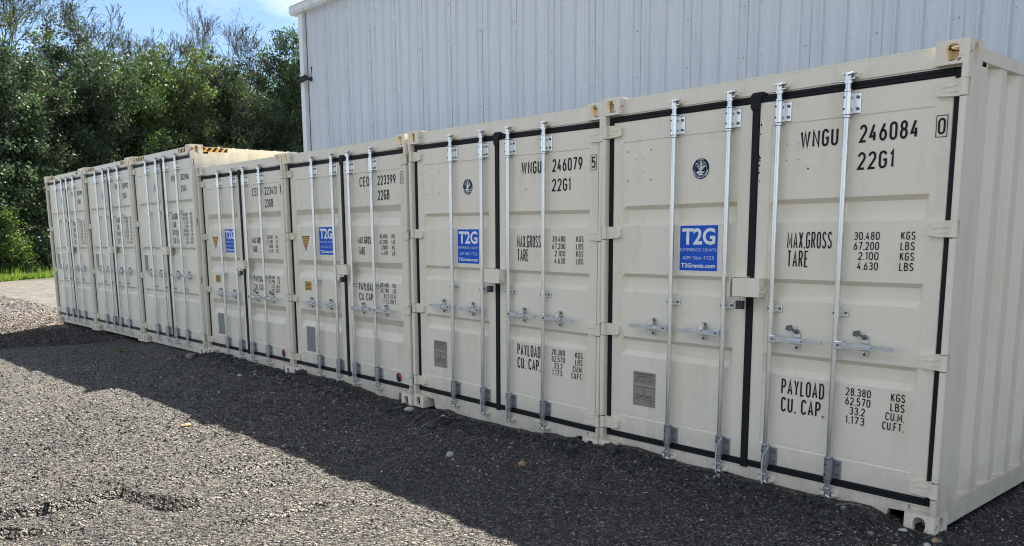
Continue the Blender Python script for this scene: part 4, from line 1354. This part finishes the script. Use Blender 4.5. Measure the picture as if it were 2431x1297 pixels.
        T('PAYLOAD', 1.466, 1.746, .662, .758, .02); T('CU. CAP.', 1.468, 1.745, .552, .645, .02)
        for k, (s, x0, x1, u, ux) in enumerate((('28.380', 1.878, 2.026, 'KGS', 2.140), ('62.570', 1.878, 2.026, 'LBS', 2.140), ('33.2', 1.906, 1.998, 'CU.M.', 2.116), ('1.173', 1.884, 1.998, 'CU.FT.', 2.101))):
            z = .710 - k * .055
            T(s, x0, x1, z, z + .047); T(u, ux, 2.219, z, z + .047)
        logo_sticker(dl, .671, .969, 1.402, 1.698, Y_PAN - .0005)
        emblem(dl, .823, 2.062, .071, .072, Y_PAN - .0005)
        b = MB(); b.box(.285, .485, Y_PAN - .003, Y_PAN - .001, .422, .572); b.box(.285, .485, Y_PAN - .003, Y_PAN - .001, .575, .670)
        link('data_plate', b.mesh('data_plate', [M['plate']]), dl)
        yp = Y_PAN - .0045
        for s_, x0, x1, z0, z1 in (('APPROVED FOR TRANSPORT', .300, .470, .648, .660), ('UNDER CUSTOMS SEAL', .318, .452, .630, .641), ('CSC SAFETY APPROVAL', .318, .452, .482, .493)):
            text_obj(s_, x0, x1, z0, z1, yp, dl, 'ink', .012, 'plate_text')
        b = MB()
        for z in (.616, .600, .560, .500, .470):
            b.box(.290, .480, yp, yp + .0006, z, z + .0022)
        b.box(.384, .3862, yp, yp + .0006, .5025, .5595)
        b.box(.446, .4482, yp, yp + .0006, .427, .4695)
        link('plate_ruling', b.mesh('plate_ruling', [M['ink']]), dl)
        b = MB()
        for ox in (0, 1.165):
            for (dx, dz) in ((.0, .10), (.205, .10), (.065, .045), (.14, .045), (.065, -.045), (.14, -.045), (.0, -.10), (.205, -.10)):
                big = dx in (0, .205)
                b.disc_y(.205 + ox + dx, 2.14 - .025 + dz, Y_PAN - .0016, .0055 if big else .0032, 8, thick=.001)
        if extras.get('chips'):
            bc = MB(); rr_ = random.Random(4)
            for k in range(16):
                cx_, cz_, w_ = 1.2475 + abs(rr_.gauss(0, .006)), rr_.choice((2.27, 2.10, 2.08, 2.03, 1.98)) + rr_.uniform(-.035, .035), rr_.uniform(.002, .006)
                bc.disc_y(cx_ + .004, cz_, Y_DOOR - .0008, w_, 6, 0, w_ * rr_.uniform(.8, 2.0))
            co_ = link('paint_chips', bc.mesh('paint_chips', [M['hole']]), dr); co_['kind'] = 'stuff'
        ro = link('rivet_marks', b.mesh('rivet_marks', [M['hole']]), dl); ro['kind'] = 'stuff'
    elif kind == 'wide':
        T('CEOU', 1.552, 1.800, 2.146, 2.244, .02); T(number[0], 1.885, 2.199, 2.148, 2.241, .02); T('22GB', 1.881, 2.087, 2.002, 2.100, .02)
        check_box(2.282, 2.335, 2.144, 2.257, number[1])
        T('MAX GROSS', 1.478, 1.760, 1.573, 1.648, .015); T('TARE', 1.485, 1.615, 1.463, 1.540, .015)
        for k, (s, x0, u) in enumerate((('30.480', 1.887, 'KG'), ('67.200', 1.887, 'LB'), ('2.000', 1.914, 'KG'), ('4.410', 1.914, 'LB'))):
            z = 1.627 - k * .055
            T(s, x0, 2.027, z, z + .043); T(u, 2.104, 2.158, z, z + .043)
        T('PAYLOAD', 1.472, 1.750, 1.096, 1.173, .015); T('CU. CAP.', 1.474, 1.750, .992, 1.070, .015)
        for k, (s, x0, u, ux) in enumerate((('28.480', 1.883, 'KG', 2.099), ('62.790', 1.883, 'LB', 2.099), ('33.2', 1.930, 'CU.M.', 2.050), ('1.172', 1.908, 'CU.FT.', 2.046))):
            z = 1.143 - k * .054
            T(s, x0, 2.024, z, z + .044); T(u, ux, 2.154, z, z + .044)
        logo_sticker(dl, .684, .984, 1.452, 1.752, Y_PAN - .0005)
        b = MB()
        b.add([(.277, Y_PAN - .002, 1.655), (.367, Y_PAN - .002, 1.484), (.459, Y_PAN - .002, 1.655)], [(0, 1, 2)], 0)
        b.add([(.293, Y_PAN - .003, 1.645), (.367, Y_PAN - .003, 1.505), (.443, Y_PAN - .003, 1.645)], [(0, 1, 2)], 1)
        for k in range(6):
            z = 1.632 - k * .019; hw = .052 - k * .0085
            b.box(.367 - hw, .367 + hw, Y_PAN - .0036, Y_PAN - .0031, z - .007, z, 0)
        link('warning_triangle', b.mesh('warning_triangle', [M['ink'], M['yellow_ink']]), dl)
        b = MB(); b.box(.312, .455, Y_PAN - .0015, Y_PAN - .0005, 1.046, 1.143, 0); b.box(.319, .448, Y_PAN - .0024, Y_PAN - .0016, 1.052, 1.137, 1)
        for k in range(5):
            b.box(.328, .439, Y_PAN - .0032, Y_PAN - .0025, 1.122 - k * .015, 1.129 - k * .015, 0)
        link('caution_label', b.mesh('caution_label', [M['ink'], M['yellow_ink']]), dl)
        b = MB(); b.box(.303, .492, Y_PAN - .003, Y_PAN - .001, .342, .628)
        link('data_plate', b.mesh('data_plate', [M['plate2']]), dl)
        b = MB(); cx, cz, rr = 2.173, .2555, .049
        yb = Y_DOOR - .0012
        b.disc_y(cx, cz, yb, rr + .004, 20, 2)
        b.disc_y(cx, cz, yb - .0008, rr, 20, 0)
        arc = [(cx + rr * math.cos(R(a)), cz + rr * math.sin(R(a))) for a in range(-40, 111, 15)]
        b.add([(px, yb - .0016, pz) for px, pz in arc + [(cx - .004, cz + .012), (cx + .016, cz - .004)]], [tuple(range(len(arc) + 2))], 1)
        link('round_decal', b.mesh('round_decal', [M['navy_ink'], M['red_ink'], M['white_ink']]), dr)
    else:
        T('WNGU', 1.546, 1.790, 2.439, 2.533, .02); T(number[0], 1.912, 2.205, 2.445, 2.527, .02); T('25G1', 1.898, 2.087, 2.288, 2.374, .02)
        for s, x1, z in (('MAX.GROSS', 1.765, 1.906), ('TARE', 1.622, 1.790), ('PAYLOAD', 1.765, 1.678), ('CU. CAP.', 1.765, 1.564)):
            T(s, 1.485, x1, z, z + .086, .015)
        for k, (s, x0, x1, u, ux) in enumerate((('30.480', 1.897, 2.059, 'KGS', 2.146), ('67.200', 1.897, 2.059, 'LBS', 2.146), ('2.230', 1.930, 2.059, 'KGS', 2.146), ('4.920', 1.930, 2.059, 'LBS', 2.146),
                                          ('28.250', 1.897, 2.059, 'KGS', 2.146), ('62.280', 1.897, 2.059, 'LBS', 2.146), ('37.4', 1.945, 2.045, 'CU.M.', 2.118), ('1.320', 1.925, 2.045, 'CU.FT.', 2.105))):
            z = 1.951 - k * .0559
            T(s, x0, x1, z, z + .045); T(u, ux, 2.223, z, z + .045)
        emblem(dl, .865, 2.387, .060, .085, Y_PAN - .0005, dark=False)
        b = MB(); b.box(.215, .360, Y_PAN - .003, Y_PAN - .001, 1.132, 1.384)
        link('data_plate', b.mesh('data_plate', [M['plate2']]), dl)
    # ---- hazard tape on tall boxes
    if kind == 'tall':
        def tape(corners, reps, nm='hazard_stripe'):
            me = bpy.data.meshes.new(nm)
            me.from_pydata(corners, [], [(0, 1, 2, 3)])
            uv = me.uv_layers.new(name='UVMap')
            sh = .55
            for li, c in enumerate(((0, 0), (reps, 0), (reps + sh, 1), (sh, 1))):
                uv.data[li].uv = (c[0] - (sh if c[1] else 0) + (.0 if c[1] == 0 else 0), c[1])
            # slanted stripes: shear the upper edge
            for li, u_ in enumerate((0.0, reps, reps - sh, -sh)):
                uv.data[li].uv = (u_, 0)
            me.materials.append(M['hazard'])
            return link(nm, me, root)
        yh = .0488
        tape([(.205, yh, H - .080), (.545, yh, H - .080), (.545, yh, H - .026), (.205, yh, H - .026)], 3.2)
        tape([(1.905, yh, H - .080), (2.268, yh, H - .080), (2.268, yh, H - .026), (1.905, yh, H - .026)], 3.2)
        tape([(WID + .0008, .182, H - .088), (WID + .0008, .527, H - .088), (WID + .0008, .527, H - .034), (WID + .0008, .182, H - .034)], 4.2)
        tape([(-.0008, .527, H - .088), (-.0008, .182, H - .088), (-.0008, .182, H - .034), (-.0008, .527, H - .034)], 4.2)
    # ---- cord loops hanging on the inner rods
    if extras.get('cord'):
        for rx in RODX[kind][1:3]:
            def mk_cord():
                b = MB(); y0 = RODY - .030
                for sgn in (-1, 1):
                    b.tube([(sgn * .024, RODY * 0 + .0 - .006, .325), (sgn * .020, -.026, .300), (sgn * .006, -.029, .272)], .0032, 6)
                b.tube([(.0, -.029, .272), (-.002, -.029, .22), (-.004, -.030, .16), (.000, -.034, .115), (.006, -.036, .080)], .0048, 6)
                b.tube([(-.024, -.006, .325), (0, .0 - .02, .330), (.024, -.006, .325)], .0032, 6)
                return b.mesh('tether_cord', [M['rope']])
            link('tether_cord', cached('cord', mk_cord), dl if rx < 1.2 else dr, (rx, RODY, 0))
    return root

# solved poses (front bottom RIGHT corner, tilt x / y / yaw in radians)
def pose(x, y, z, a, b_, c):
    rot = (R(a), R(b_), R(c))
    m = Euler(rot, 'XYZ').to_matrix()
    p = Vector((x, y, z)) + m @ Vector((-WID, 0, 0))
    return tuple(p), rot
CONT = [
    ('std', (0, 0, 0, 0, 0, 0), 'nearest cream shipping container, at the right end of the row with its corrugated side showing', ('246084', '0'), (2, 3),
     {'padlock': 'dark padlock under the lock box of the nearest container at the right end', 'cord': 1, 'chips': 1}),
    ('std', (-2.459, .012, -.015, .25, .63, -.28), 'cream shipping container with a navy oval emblem, directly left of the nearest one', ('246079', '5'), (),
     {'padlock': 'dark padlock on the second container from the right, left neighbour of the nearest one', 'cord': 1}),
    ('wide', (-4.907, .001, -.002, .05, .15, .33), 'beige shipping container with yellow triangle decal, right one of the two so marked', ('223399', '1'), (),
     {'padlock': 'dark padlock on the right one of the two containers with yellow triangle decals', 'cord': 1}),
    ('wide', (-7.353, -.019, .002, .19, .18, .81), 'beige shipping container with yellow triangle decal, left one, beside the tall group', ('223431', '8'), (2, 3),
     {'padlock': 'dark padlock on the left one of the two containers with yellow triangle decals', 'cord': 1}),
    ('tall', (-9.800, -.104, .009, .29, .02, .83), 'tall pale container with rust-stained corner, nearest of the three tall ones', ('302986', ''), (),
     {'rusty': 1, 'cord': 1}),
    ('tall', (-12.250, -.155, .010, .10, -.11, .59), 'tall pale container in the middle of the three tall ones', ('302992', ''), (), {'cord': 1}),
    ('tall', (-14.700, -.188, -.003, .31, -.25, .79), 'tall pale container farthest away, at the left end of the row', ('302990', ''), (), {'cord': 1}),
]
for kind, ps, lab, num, oc, ex in CONT:
    p, rt = pose(*ps)
    build_container(kind, p, rt, lab, num, oc, ex)

# ------------------------------------------------------------------ timber blocks under the tall boxes
for (x, y, lx, lab) in ((-17.02, .02, .24, 'dark timber block under the far left corner of the last tall container'),
                        (-14.68, .05, .46, 'dark timber block under the joint between the two farthest tall containers'),
                        (-12.20, .06, .46, 'dark timber block under the joint between the nearest two tall containers')):
    b = MB(); b.bbox(-lx / 2, lx / 2, 0, .8, -.09, -.006, .006)
    z = 0.0 if x > -15 else -.006
    thing('timber_block', lab, 'timber block', (x, y - .15, z), (0, 0, R(random.uniform(-3, 3))), 'timber blocks under the tall containers', b.mesh('timber_block', [M['wood']]))

# ------------------------------------------------------------------ individual rocks
def rock_mesh(name, mat, seed, sx, sy, sz):
    r = np.random.default_rng(seed)
    import bmesh
    bm = bmesh.new(); bmesh.ops.create_icosphere(bm, subdivisions=2, radius=1)
    ph = r.uniform(0, 6, 6)
    for v in bm.verts:
        c = v.co
        k = 1 + .18 * math.sin(2.1 * c.x + ph[0]) + .15 * math.sin(2.7 * c.y + ph[1]) + .13 * math.sin(3.3 * c.z + ph[2] + c.x) + r.uniform(-.10, .10)
        v.co = Vector((c.x * k * sx, c.y * k * sy, c.z * k * sz))
    me = bpy.data.meshes.new(name); bm.to_mesh(me); bm.free()
    me.materials.append(mat)
    return me
ROCKS = [(-9.80, -.30, .13, .07, .05, 'rock_tan', 'smooth oval tan stone on the gravel beside the first tall container'),
         (-10.12, -.47, .05, .035, .028, 'rock_tan', 'small round stone left of the oval tan stone'),
         (-2.20, -.13, .062, .045, .042, 'rock_dark', 'large dark lump against the sill at left of the nearest container'),
         (-2.52, -.20, .055, .05, .045, 'rock_dark', 'dark rock heaped in front of the second container right corner'),
         (-4.05, -.38, .075, .055, .035, 'rock_dark', 'dark flat lump on the gravel in front of the second container'),
         (-3.17, -.85, .034, .028, .022, 'rock_white', 'pale pebble alone in the shaded gravel before the second container'),
         (-.13, -.08, .022, .017, .013, 'rock_white', 'white pebble nearest the front corner of the nearest container'),
         (.02, -.14, .024, .017, .014, 'rock_white', 'pale pebble just outside the nearest container corner'),
         (.03, -.07, .018, .018, .016, 'rock_rust', 'orange pebble beside the nearest container corner'),
         (-2.62, -.62, .036, .026, .02, 'rock_rust', 'orange-brown pebble in the shaded gravel'),
         (-.57, -.055, .035, .03, .03, 'rock_dark', 'dark lump leaning on the sill of the nearest container'),
         (-7.05, -.06, .05, .045, .042, 'rock_dark', 'dark clod piled at the joint of the two beige containers'),
         (-7.78, -.47, .03, .025, .02, 'rock_white', 'pale stone in the shade before the left beige container'),
         (-4.78, -.12, .05, .04, .035, 'rock_white', 'grey stone at the joint of the second and third containers'),
         (-5.61, -1.93, .05, .04, .02, 'rock_rust', 'brown clod on the shadow edge in the lot')]
for i, (x, y, sx, sy, sz, m, lab) in enumerate(ROCKS):
    z = float(ground_z(np.array([x]), np.array([y]))[0])
    thing('rock', lab, 'rock', (x, y, z + sz * .45), (0, 0, random.uniform(0, 3)), None, rock_mesh('rock', M[m], 40 + i, sx, sy, sz))

# ------------------------------------------------------------------ vegetation
def leaves(anchors, per, spread, size, r, tlo=.35, thi=1.65, droop=0.0):
    """leaf quads scattered round anchor points"""
    A = np.repeat(np.asarray(anchors), per, 0)
    n = len(A)
    c = A + r.normal(0, 1, (n, 3)) * np.array([spread, spread, spread * .8])
    s = size * r.uniform(.6, 1.35, n)
    a = r.normal(0, 1, (n, 3)); a /= np.linalg.norm(a, axis=1, keepdims=True)
    bq = np.cross(a, r.normal(0, 1, (n, 3))); bq /= np.linalg.norm(bq, axis=1, keepdims=True)
    a = a * s[:, None]; bq = bq * (s * .48)[:, None]
    v = np.stack([c - a, c + bq - a * .1, c + a, c - bq - a * .1], 1).reshape(-1, 3)
    f = np.arange(n * 4).reshape(-1, 4)
    clump = np.repeat(r.uniform(tlo, thi, len(anchors)), per)
    t = clump * r.uniform(.75, 1.25, n)
    hue = r.normal(0, .10, n)
    tint = np.stack([t * (1 + hue), t, t * (1 - hue * .5)], 1)
    return v, f, np.repeat(tint, 4, 0)

def grow(b, p, d, L, rad, depth, tips, r, spread=.55, kids=(2, 3), shrink=.72, up=.15, sides=5, tw=.004):
    """recursive limb; returns the tips"""
    seg = 3
    pts = [p]; dd = d
    for i in range(seg):
        dd = (dd + Vector(r.normal(0, .10, 3)) + Vector((0, 0, up * .3))).normalized()
        pts.append(pts[-1] + dd * (L / seg))
    rr = [max(tw, rad * (1 - .45 * i / seg)) for i in range(seg + 1)]
    for i in range(seg):
        b.cyl(pts[i], pts[i + 1], rr[i], rr[i + 1], sides if depth > 1 else 3, 0, False)
        if depth <= 2: tips.append(tuple(pts[i + 1]))
    if depth == 0:
        return
    k = int(r.integers(kids[0], kids[1] + 1))
    for j in range(k):
        q = pts[-1] if j < 2 else pts[int(r.integers(1, seg))]
        nd = (dd + Vector(r.normal(0, spread, 3)) + Vector((0, 0, up))).normalized()
        grow(b, q, nd, L * shrink * r.uniform(.8, 1.15), rr[-1] * r.uniform(.6, .8), depth - 1, tips, r, spread, kids, shrink, up, max(3, sides - 1), tw)

def broad_tree(seed, Ht, rad, n_clump, per, size, low=.08):
    r = np.random.default_rng(seed)
    tb = MB(); tips = []
    grow(tb, Vector((0, 0, -.2)), Vector((r.normal(0, .04), r.normal(0, .04), 1)).normalized(), Ht * .34, Ht * .013, 4, tips, r, .5, (2, 3), .70, .18)
    trunk = tb.mesh('trunk', [M['bark']])
    # crown clumps spread through an irregular volume
    anch = []
    lobes = [(r.uniform(-.45, .45) * rad, r.uniform(-.45, .45) * rad, r.uniform(low + .12, .88) * Ht, r.uniform(.5, .85) * rad) for _ in range(9)]
    while len(anch) < n_clump:
        lx, ly, lz, lr = lobes[int(r.integers(0, len(lobes)))]
        v = r.normal(0, 1, 3); v /= np.linalg.norm(v)
        q = np.array([lx, ly, lz]) + v * lr * (r.random() ** .4) * np.array([1, 1, .95])
        if q[2] < low * Ht or q[2] > Ht: continue
        anch.append(q)
    sel = [t for t in tips if t[2] > low * Ht]
    if sel:
        pick = r.choice(len(sel), min(len(sel), n_clump // 4), replace=False)
        anch += [np.array(sel[i]) for i in pick]
    return trunk, anch, r

def make_tree_proto(seed, Ht, rad, n_clump, per, size, mat, low=.08):
    tr, anch, r = broad_tree(seed, Ht, rad, n_clump, per, size, low)
    v, f, t = leaves(anch, per, .23, size, r)
    return tr, arr_mesh('crown', v, f, mat, t)

PROTO = [make_tree_proto(101, 10.5, 2.7, 240, 95, .082, M['leaf']),
         make_tree_proto(102, 9.6, 2.5, 210, 100, .084, M['leaf']),
         make_tree_proto(103, 11.2, 2.4, 220, 95, .080, M['leaf']),
         make_tree_proto(104, 8.2, 2.3, 200, 100, .082, M['leaf2'])]
PROTO_H = []
for tr_, cr_ in PROTO:
    co = np.empty(len(cr_.vertices) * 3, np.float32); cr_.vertices.foreach_get('co', co)
    PROTO_H.append(float(np.percentile(co.reshape(-1, 3)[:, 2], 99.7)))
def place_tree(k, x, y, scale, rz, label, group=None, name='leafy_tree'):
    t = thing(name, label, 'tree', (x, y, -.1), (0, 0, rz), group)
    t.scale = (min(scale, 1.25), min(scale, 1.25), scale)
    link('trunk', PROTO[k][0], t); link('crown', PROTO[k][1], t)
    return t
def tree_scale(k, u, dist, top_v):
    dm = dist * math.cos(math.atan((1215.5 - u) / 1972.5))
    return (1.73 + (563 - top_v) / 1972.5 * dm) / PROTO_H[k]

def ray_xy(u, dist):
    """ground point in direction of photo column u (2431 wide) at a horizontal distance"""
    a = math.atan((1215.5 - u) / 1972.5) + 0.8443
    return CAM[0] - math.sin(a) * dist, CAM[1] + math.cos(a) * dist
# front edge of the wood: (column, distance, prototype, scale, label)
FRONT = [(-150, 48.2, 1, 100, 'broad leafy tree beyond the left end of the containers, out past the picture edge'),
         (-15, 48.2, 0, 104, 'dark leafy tree at the far left edge of the wood'),
         (80, 51.4, 1, 150, 'leafy tree second from the left along the front of the wood'),
         (215, 56.8, 2, 68, 'slim leafy tree left of the leafless forked tree'),
         (300, 60.2, 0, 150, 'leafy tree under the leafless forked tree'),
         (375, 63.2, 3, 165, 'yellow-green tree in the middle of the wood above the tall containers'),
         (465, 66.8, 0, 138, 'leafy tree right of the yellow-green tree in the middle of the wood'),
         (560, 70.6, 1, 155, 'leafy tree below the pair of thin tall trees'),
         (630, 73.4, 2, 190, 'leafy tree second from the white building at the right of the wood'),
         (698, 76.1, 0, 102, 'tall leafy tree touching the left edge of the white building'),
         (800, 80.2, 2, 110, 'leafy tree hidden behind the left corner of the white building')]
for u, d, k, tv, lab in FRONT:
    x, y = ray_xy(u, d)
    place_tree(k, x, y, tree_scale(k, u, d, tv), random.uniform(0, 6.28), lab, 'trees along the front of the wood')
for row, (dd, tv) in enumerate(((5.5, 175), (11, 190), (17, 190))):
    for u in range(-230, 860, 105):
        d = 48.2 + max(u, 0) * .040 + dd + random.uniform(-1, 1)
        uu = u + random.uniform(-30, 30) + row * 35
        x, y = ray_xy(uu, d)
        k = random.choice((0, 1, 2))
        place_tree(k, x, y, tree_scale(k, uu, d, tv + random.uniform(-15, 90)), random.uniform(0, 6.28),
                   'dense green tree in the backlit wood behind the first row of trees', 'trees deeper in the wood')

# undergrowth along the edge
def shrub_mesh(seed, Ht, rad):
    r = np.random.default_rng(seed)
    an = []
    while len(an) < 90:
        v = r.normal(0, 1, 3); v /= np.linalg.norm(v); v[2] = abs(v[2])
        an.append(v * np.array([rad, rad, Ht]) * r.random() ** .35 * r.uniform(.75, 1.1))
    v, f, t = leaves(an, 105, .22, .078, r)
    return arr_mesh('shrub', v, f, M['leaf'], t)
SH = [shrub_mesh(201, 3.2, 1.7), shrub_mesh(202, 2.4, 1.5), shrub_mesh(203, 4.2, 1.5)]
for i, u in enumerate(range(-140, 800, 55)):
    d = 46.0 + max(u, 0) * .040 + random.uniform(-.5, .8)
    x, y = ray_xy(u, d)
    o = thing('shrub', 'dense green shrub in the undergrowth along the foot of the wood', 'shrub', (x, y, -.15), (0, 0, random.uniform(0, 6)), 'shrubs along the foot of the wood', SH[i % 3])
    s = random.uniform(.85, 1.2); o.scale = (s, s, s)
for u, d, s, lab in ((20, 45.6, .75, 'pale green shrub at the far left in front of the dark wood'), (440, 61.0, 1.0, 'bright yellow-green sapling rising just above the tall containers'),):
    x, y = ray_xy(u, d)
    an_r = np.random.default_rng(300 + u)
    H_ = 3.2 if u < 100 else 5.8
    an = []
    while len(an) < 80:
        v = an_r.normal(0, 1, 3); v /= np.linalg.norm(v); v[2] = abs(v[2])
        an.append(v * np.array([1.1, 1.1, H_]) * an_r.random() ** .4)
    v, f, t = leaves(an, 150, .22, .058, an_r, .8, 1.5)
    thing('sapling', lab, 'shrub', (x, y, -.1), (0, 0, 0), None, arr_mesh('sapling', v, f, M['leaf2'], t))

# thin and leafless trees standing above the crowns
def tall_tree(name, label, u, dist, top_v, seed, leafy, spread, mat, fork=None, depth=6, lean=0, per=5, base_frac=.55):
    r = np.random.default_rng(seed)
    x, y = ray_xy(u, dist)
    depth_m = dist * math.cos(math.atan((1215.5 - u) / 1972.5))
    Ht = 1.63 + (563 - top_v) / 1972.5 * depth_m + .1
    t = thing(name, label, 'tree', (x, y, -.1), (0, 0, 0), 'thin tall trees standing above the wood')
    b = MB(); tips = []
    # bare stem
    p = Vector((0, 0, 0)); d = Vector((0, 0, 1)); rad = .22
    hb = Ht * base_frac
    pts = [p]
    for i in range(4):
        d = (d + Vector((r.normal(0, .03), r.normal(0, .03) + lean * .02, 0))).normalized()
        pts.append(pts[-1] + d * hb / 4)
    for i in range(4):
        b.cyl(pts[i], pts[i + 1], rad * (1 - .1 * i), rad * (1 - .1 * (i + 1)), 7, 0, False)
    rem = Ht - hb
    nf = fork or 3
    # perpendicular to the view so forks read as forks
    va = math.atan((1215.5 - u) / 1972.5) + .8443
    side = Vector((math.cos(va), math.sin(va), 0))
    for j in range(nf):
        w = (j - (nf - 1) / 2) / max(1, (nf - 1) / 2) if nf > 1 else 0
        nd = (Vector((0, 0, 1)) + side * w * spread + Vector(r.normal(0, .10, 3))).normalized()
        grow(b, pts[-1], nd, rem * .34, rad * .62, depth - 1, tips, r, .30, (2, 3), .72, .10, 5, .0105)
    # side twigs off the stem
    for j in range(3):
        nd = (Vector((0, 0, .8)) + side * r.choice([-1, 1]) * .9 + Vector(r.normal(0, .2, 3))).normalized()
        grow(b, pts[int(r.integers(2, 4))], nd, rem * .3, rad * .3, depth - 2, tips, r, .35, (2, 3), .7, .1, 4, .0105)
    # normalise height
    zs = max(v[2] for v in b.v)
    k = Ht / zs
    b.v = [(q[0] * k, q[1] * k, q[2] * k) for q in b.v]
    tips = [(q[0] * k, q[1] * k, q[2] * k) for q in tips]
    link('trunk', b.mesh('trunk', [mat]), t)
    if leafy > 0:
        sel = [q for q in tips if q[2] > hb * .9 and q[2] < Ht * .90]
        r.shuffle(sel)
        sel = sel[:int(2600 * leafy / per)]
        v, f, tt = leaves(sel, per, .16, .062, r, .6, 1.2)
        link('crown', arr_mesh('crown', v, f, M['leaf'], tt), t)
    return t
tall_tree('thin_tree', 'thin half-leafy tree at the top left corner above the wood', 25, 50.2, -20, 11, .9, .35, M['bark'], 3, 6, per=7, base_frac=.6)
tall_tree('thin_tree', 'tallest spreading tree with bare tips and leafy middle, left of the leafless forked one', 158, 55.5, -60, 22, 1.3, .55, M['bark'], 4, 7, per=9, base_frac=.55)
tall_tree('bare_tree', 'leafless tree with a wide forked crown above the wood', 288, 60.7, 52, 13, 0, .75, M['bark'], 2, 7, base_frac=.72)
tall_tree('thin_tree', 'sparse tree with bare upright twigs right of the leafless forked tree', 415, 65.8, 66, 14, .7, .55, M['bark'], 5, 7, per=6, base_frac=.55)
tall_tree('bare_tree', 'slender leafless tree, left of the last pair before the building', 525, 70.2, 18, 15, .04, .38, M['bark_pale'], 3, 7, base_frac=.62)
tall_tree('thin_tree', 'airy tree with scattered small leaves, right of the slender leafless tree', 568, 71.9, 40, 16, .8, .35, M['bark'], 3, 7, per=5, base_frac=.55)

# grass verge
r = np.random.default_rng(77)
n = 26000
a_u = r.uniform(-120, 330, n)
dd = 40.3 + np.clip(a_u, 0, 999) * .028 + .6 + 2.8 * r.random(n) + .6 * vnoise(a_u / 30, a_u * 0, 3)
ang = np.arctan((1215.5 - a_u) / 1972.5) + .8443
px = CAM[0] - np.sin(ang) * dd; py = CAM[1] + np.cos(ang) * dd
hgt = r.uniform(.10, .30, n) * (1 + 1.2 * (r.random(n) > .97))
th = r.uniform(0, 3.14, n); w = .022
ln = r.normal(0, .10, (n, 2))
gz0 = np.full(n, -.12)
v = np.stack([np.stack([px - np.cos(th) * w, py - np.sin(th) * w, gz0], -1), np.stack([px + np.cos(th) * w, py + np.sin(th) * w, gz0], -1),
              np.stack([px + ln[:, 0], py + ln[:, 1], gz0 + hgt + .02], -1)], 1).reshape(-1, 3)
f = np.arange(n * 3).reshape(-1, 3)
t = np.repeat(r.uniform(.7, 1.3, (n, 1)) * np.array([[1, 1, 1]]), 3, 0)
g = link('grass_verge', arr_mesh('grass_verge', v, f, M['grass'], t)); g['kind'] = 'stuff'

# small weed and twigs in the yard
an_r = np.random.default_rng(9)
v, f, t = leaves(an_r.normal(0, .05, (8, 3)) * np.array([1, 1, .2]) + np.array([0, 0, .02]), 7, .02, .016, an_r)
thing('weed', 'small green weed on the shaded gravel before the middle tall container', 'weed', (-11.68, -.66, float(ground_z(np.array([-11.68]), np.array([-.66]))[0])), (0, 0, 0), None, arr_mesh('weed', v, f, M['leaf2'], t))
for (x, y, L_, rz, lab) in ((-.43, -.10, .14, .4, 'pale dry twig on the gravel near the nearest container'), (-3.31, -.50, .22, 1.4, 'thin dry stem on the gravel before the second container'),
                            (-7.2, -.36, .45, .2, 'long thin dry stem on the gravel before the beige containers')):
    z = float(ground_z(np.array([x]), np.array([y]))[0]) + .02
    b = MB(); b.tube([(-L_ / 2, 0, 0), (0, .012, .012), (L_ / 2, -.01, .018)], .0035, 5)
    thing('twig', lab, 'twig', (x, y, z), (0, 0, rz), None, b.mesh('twig', [M['bark_pale']]))
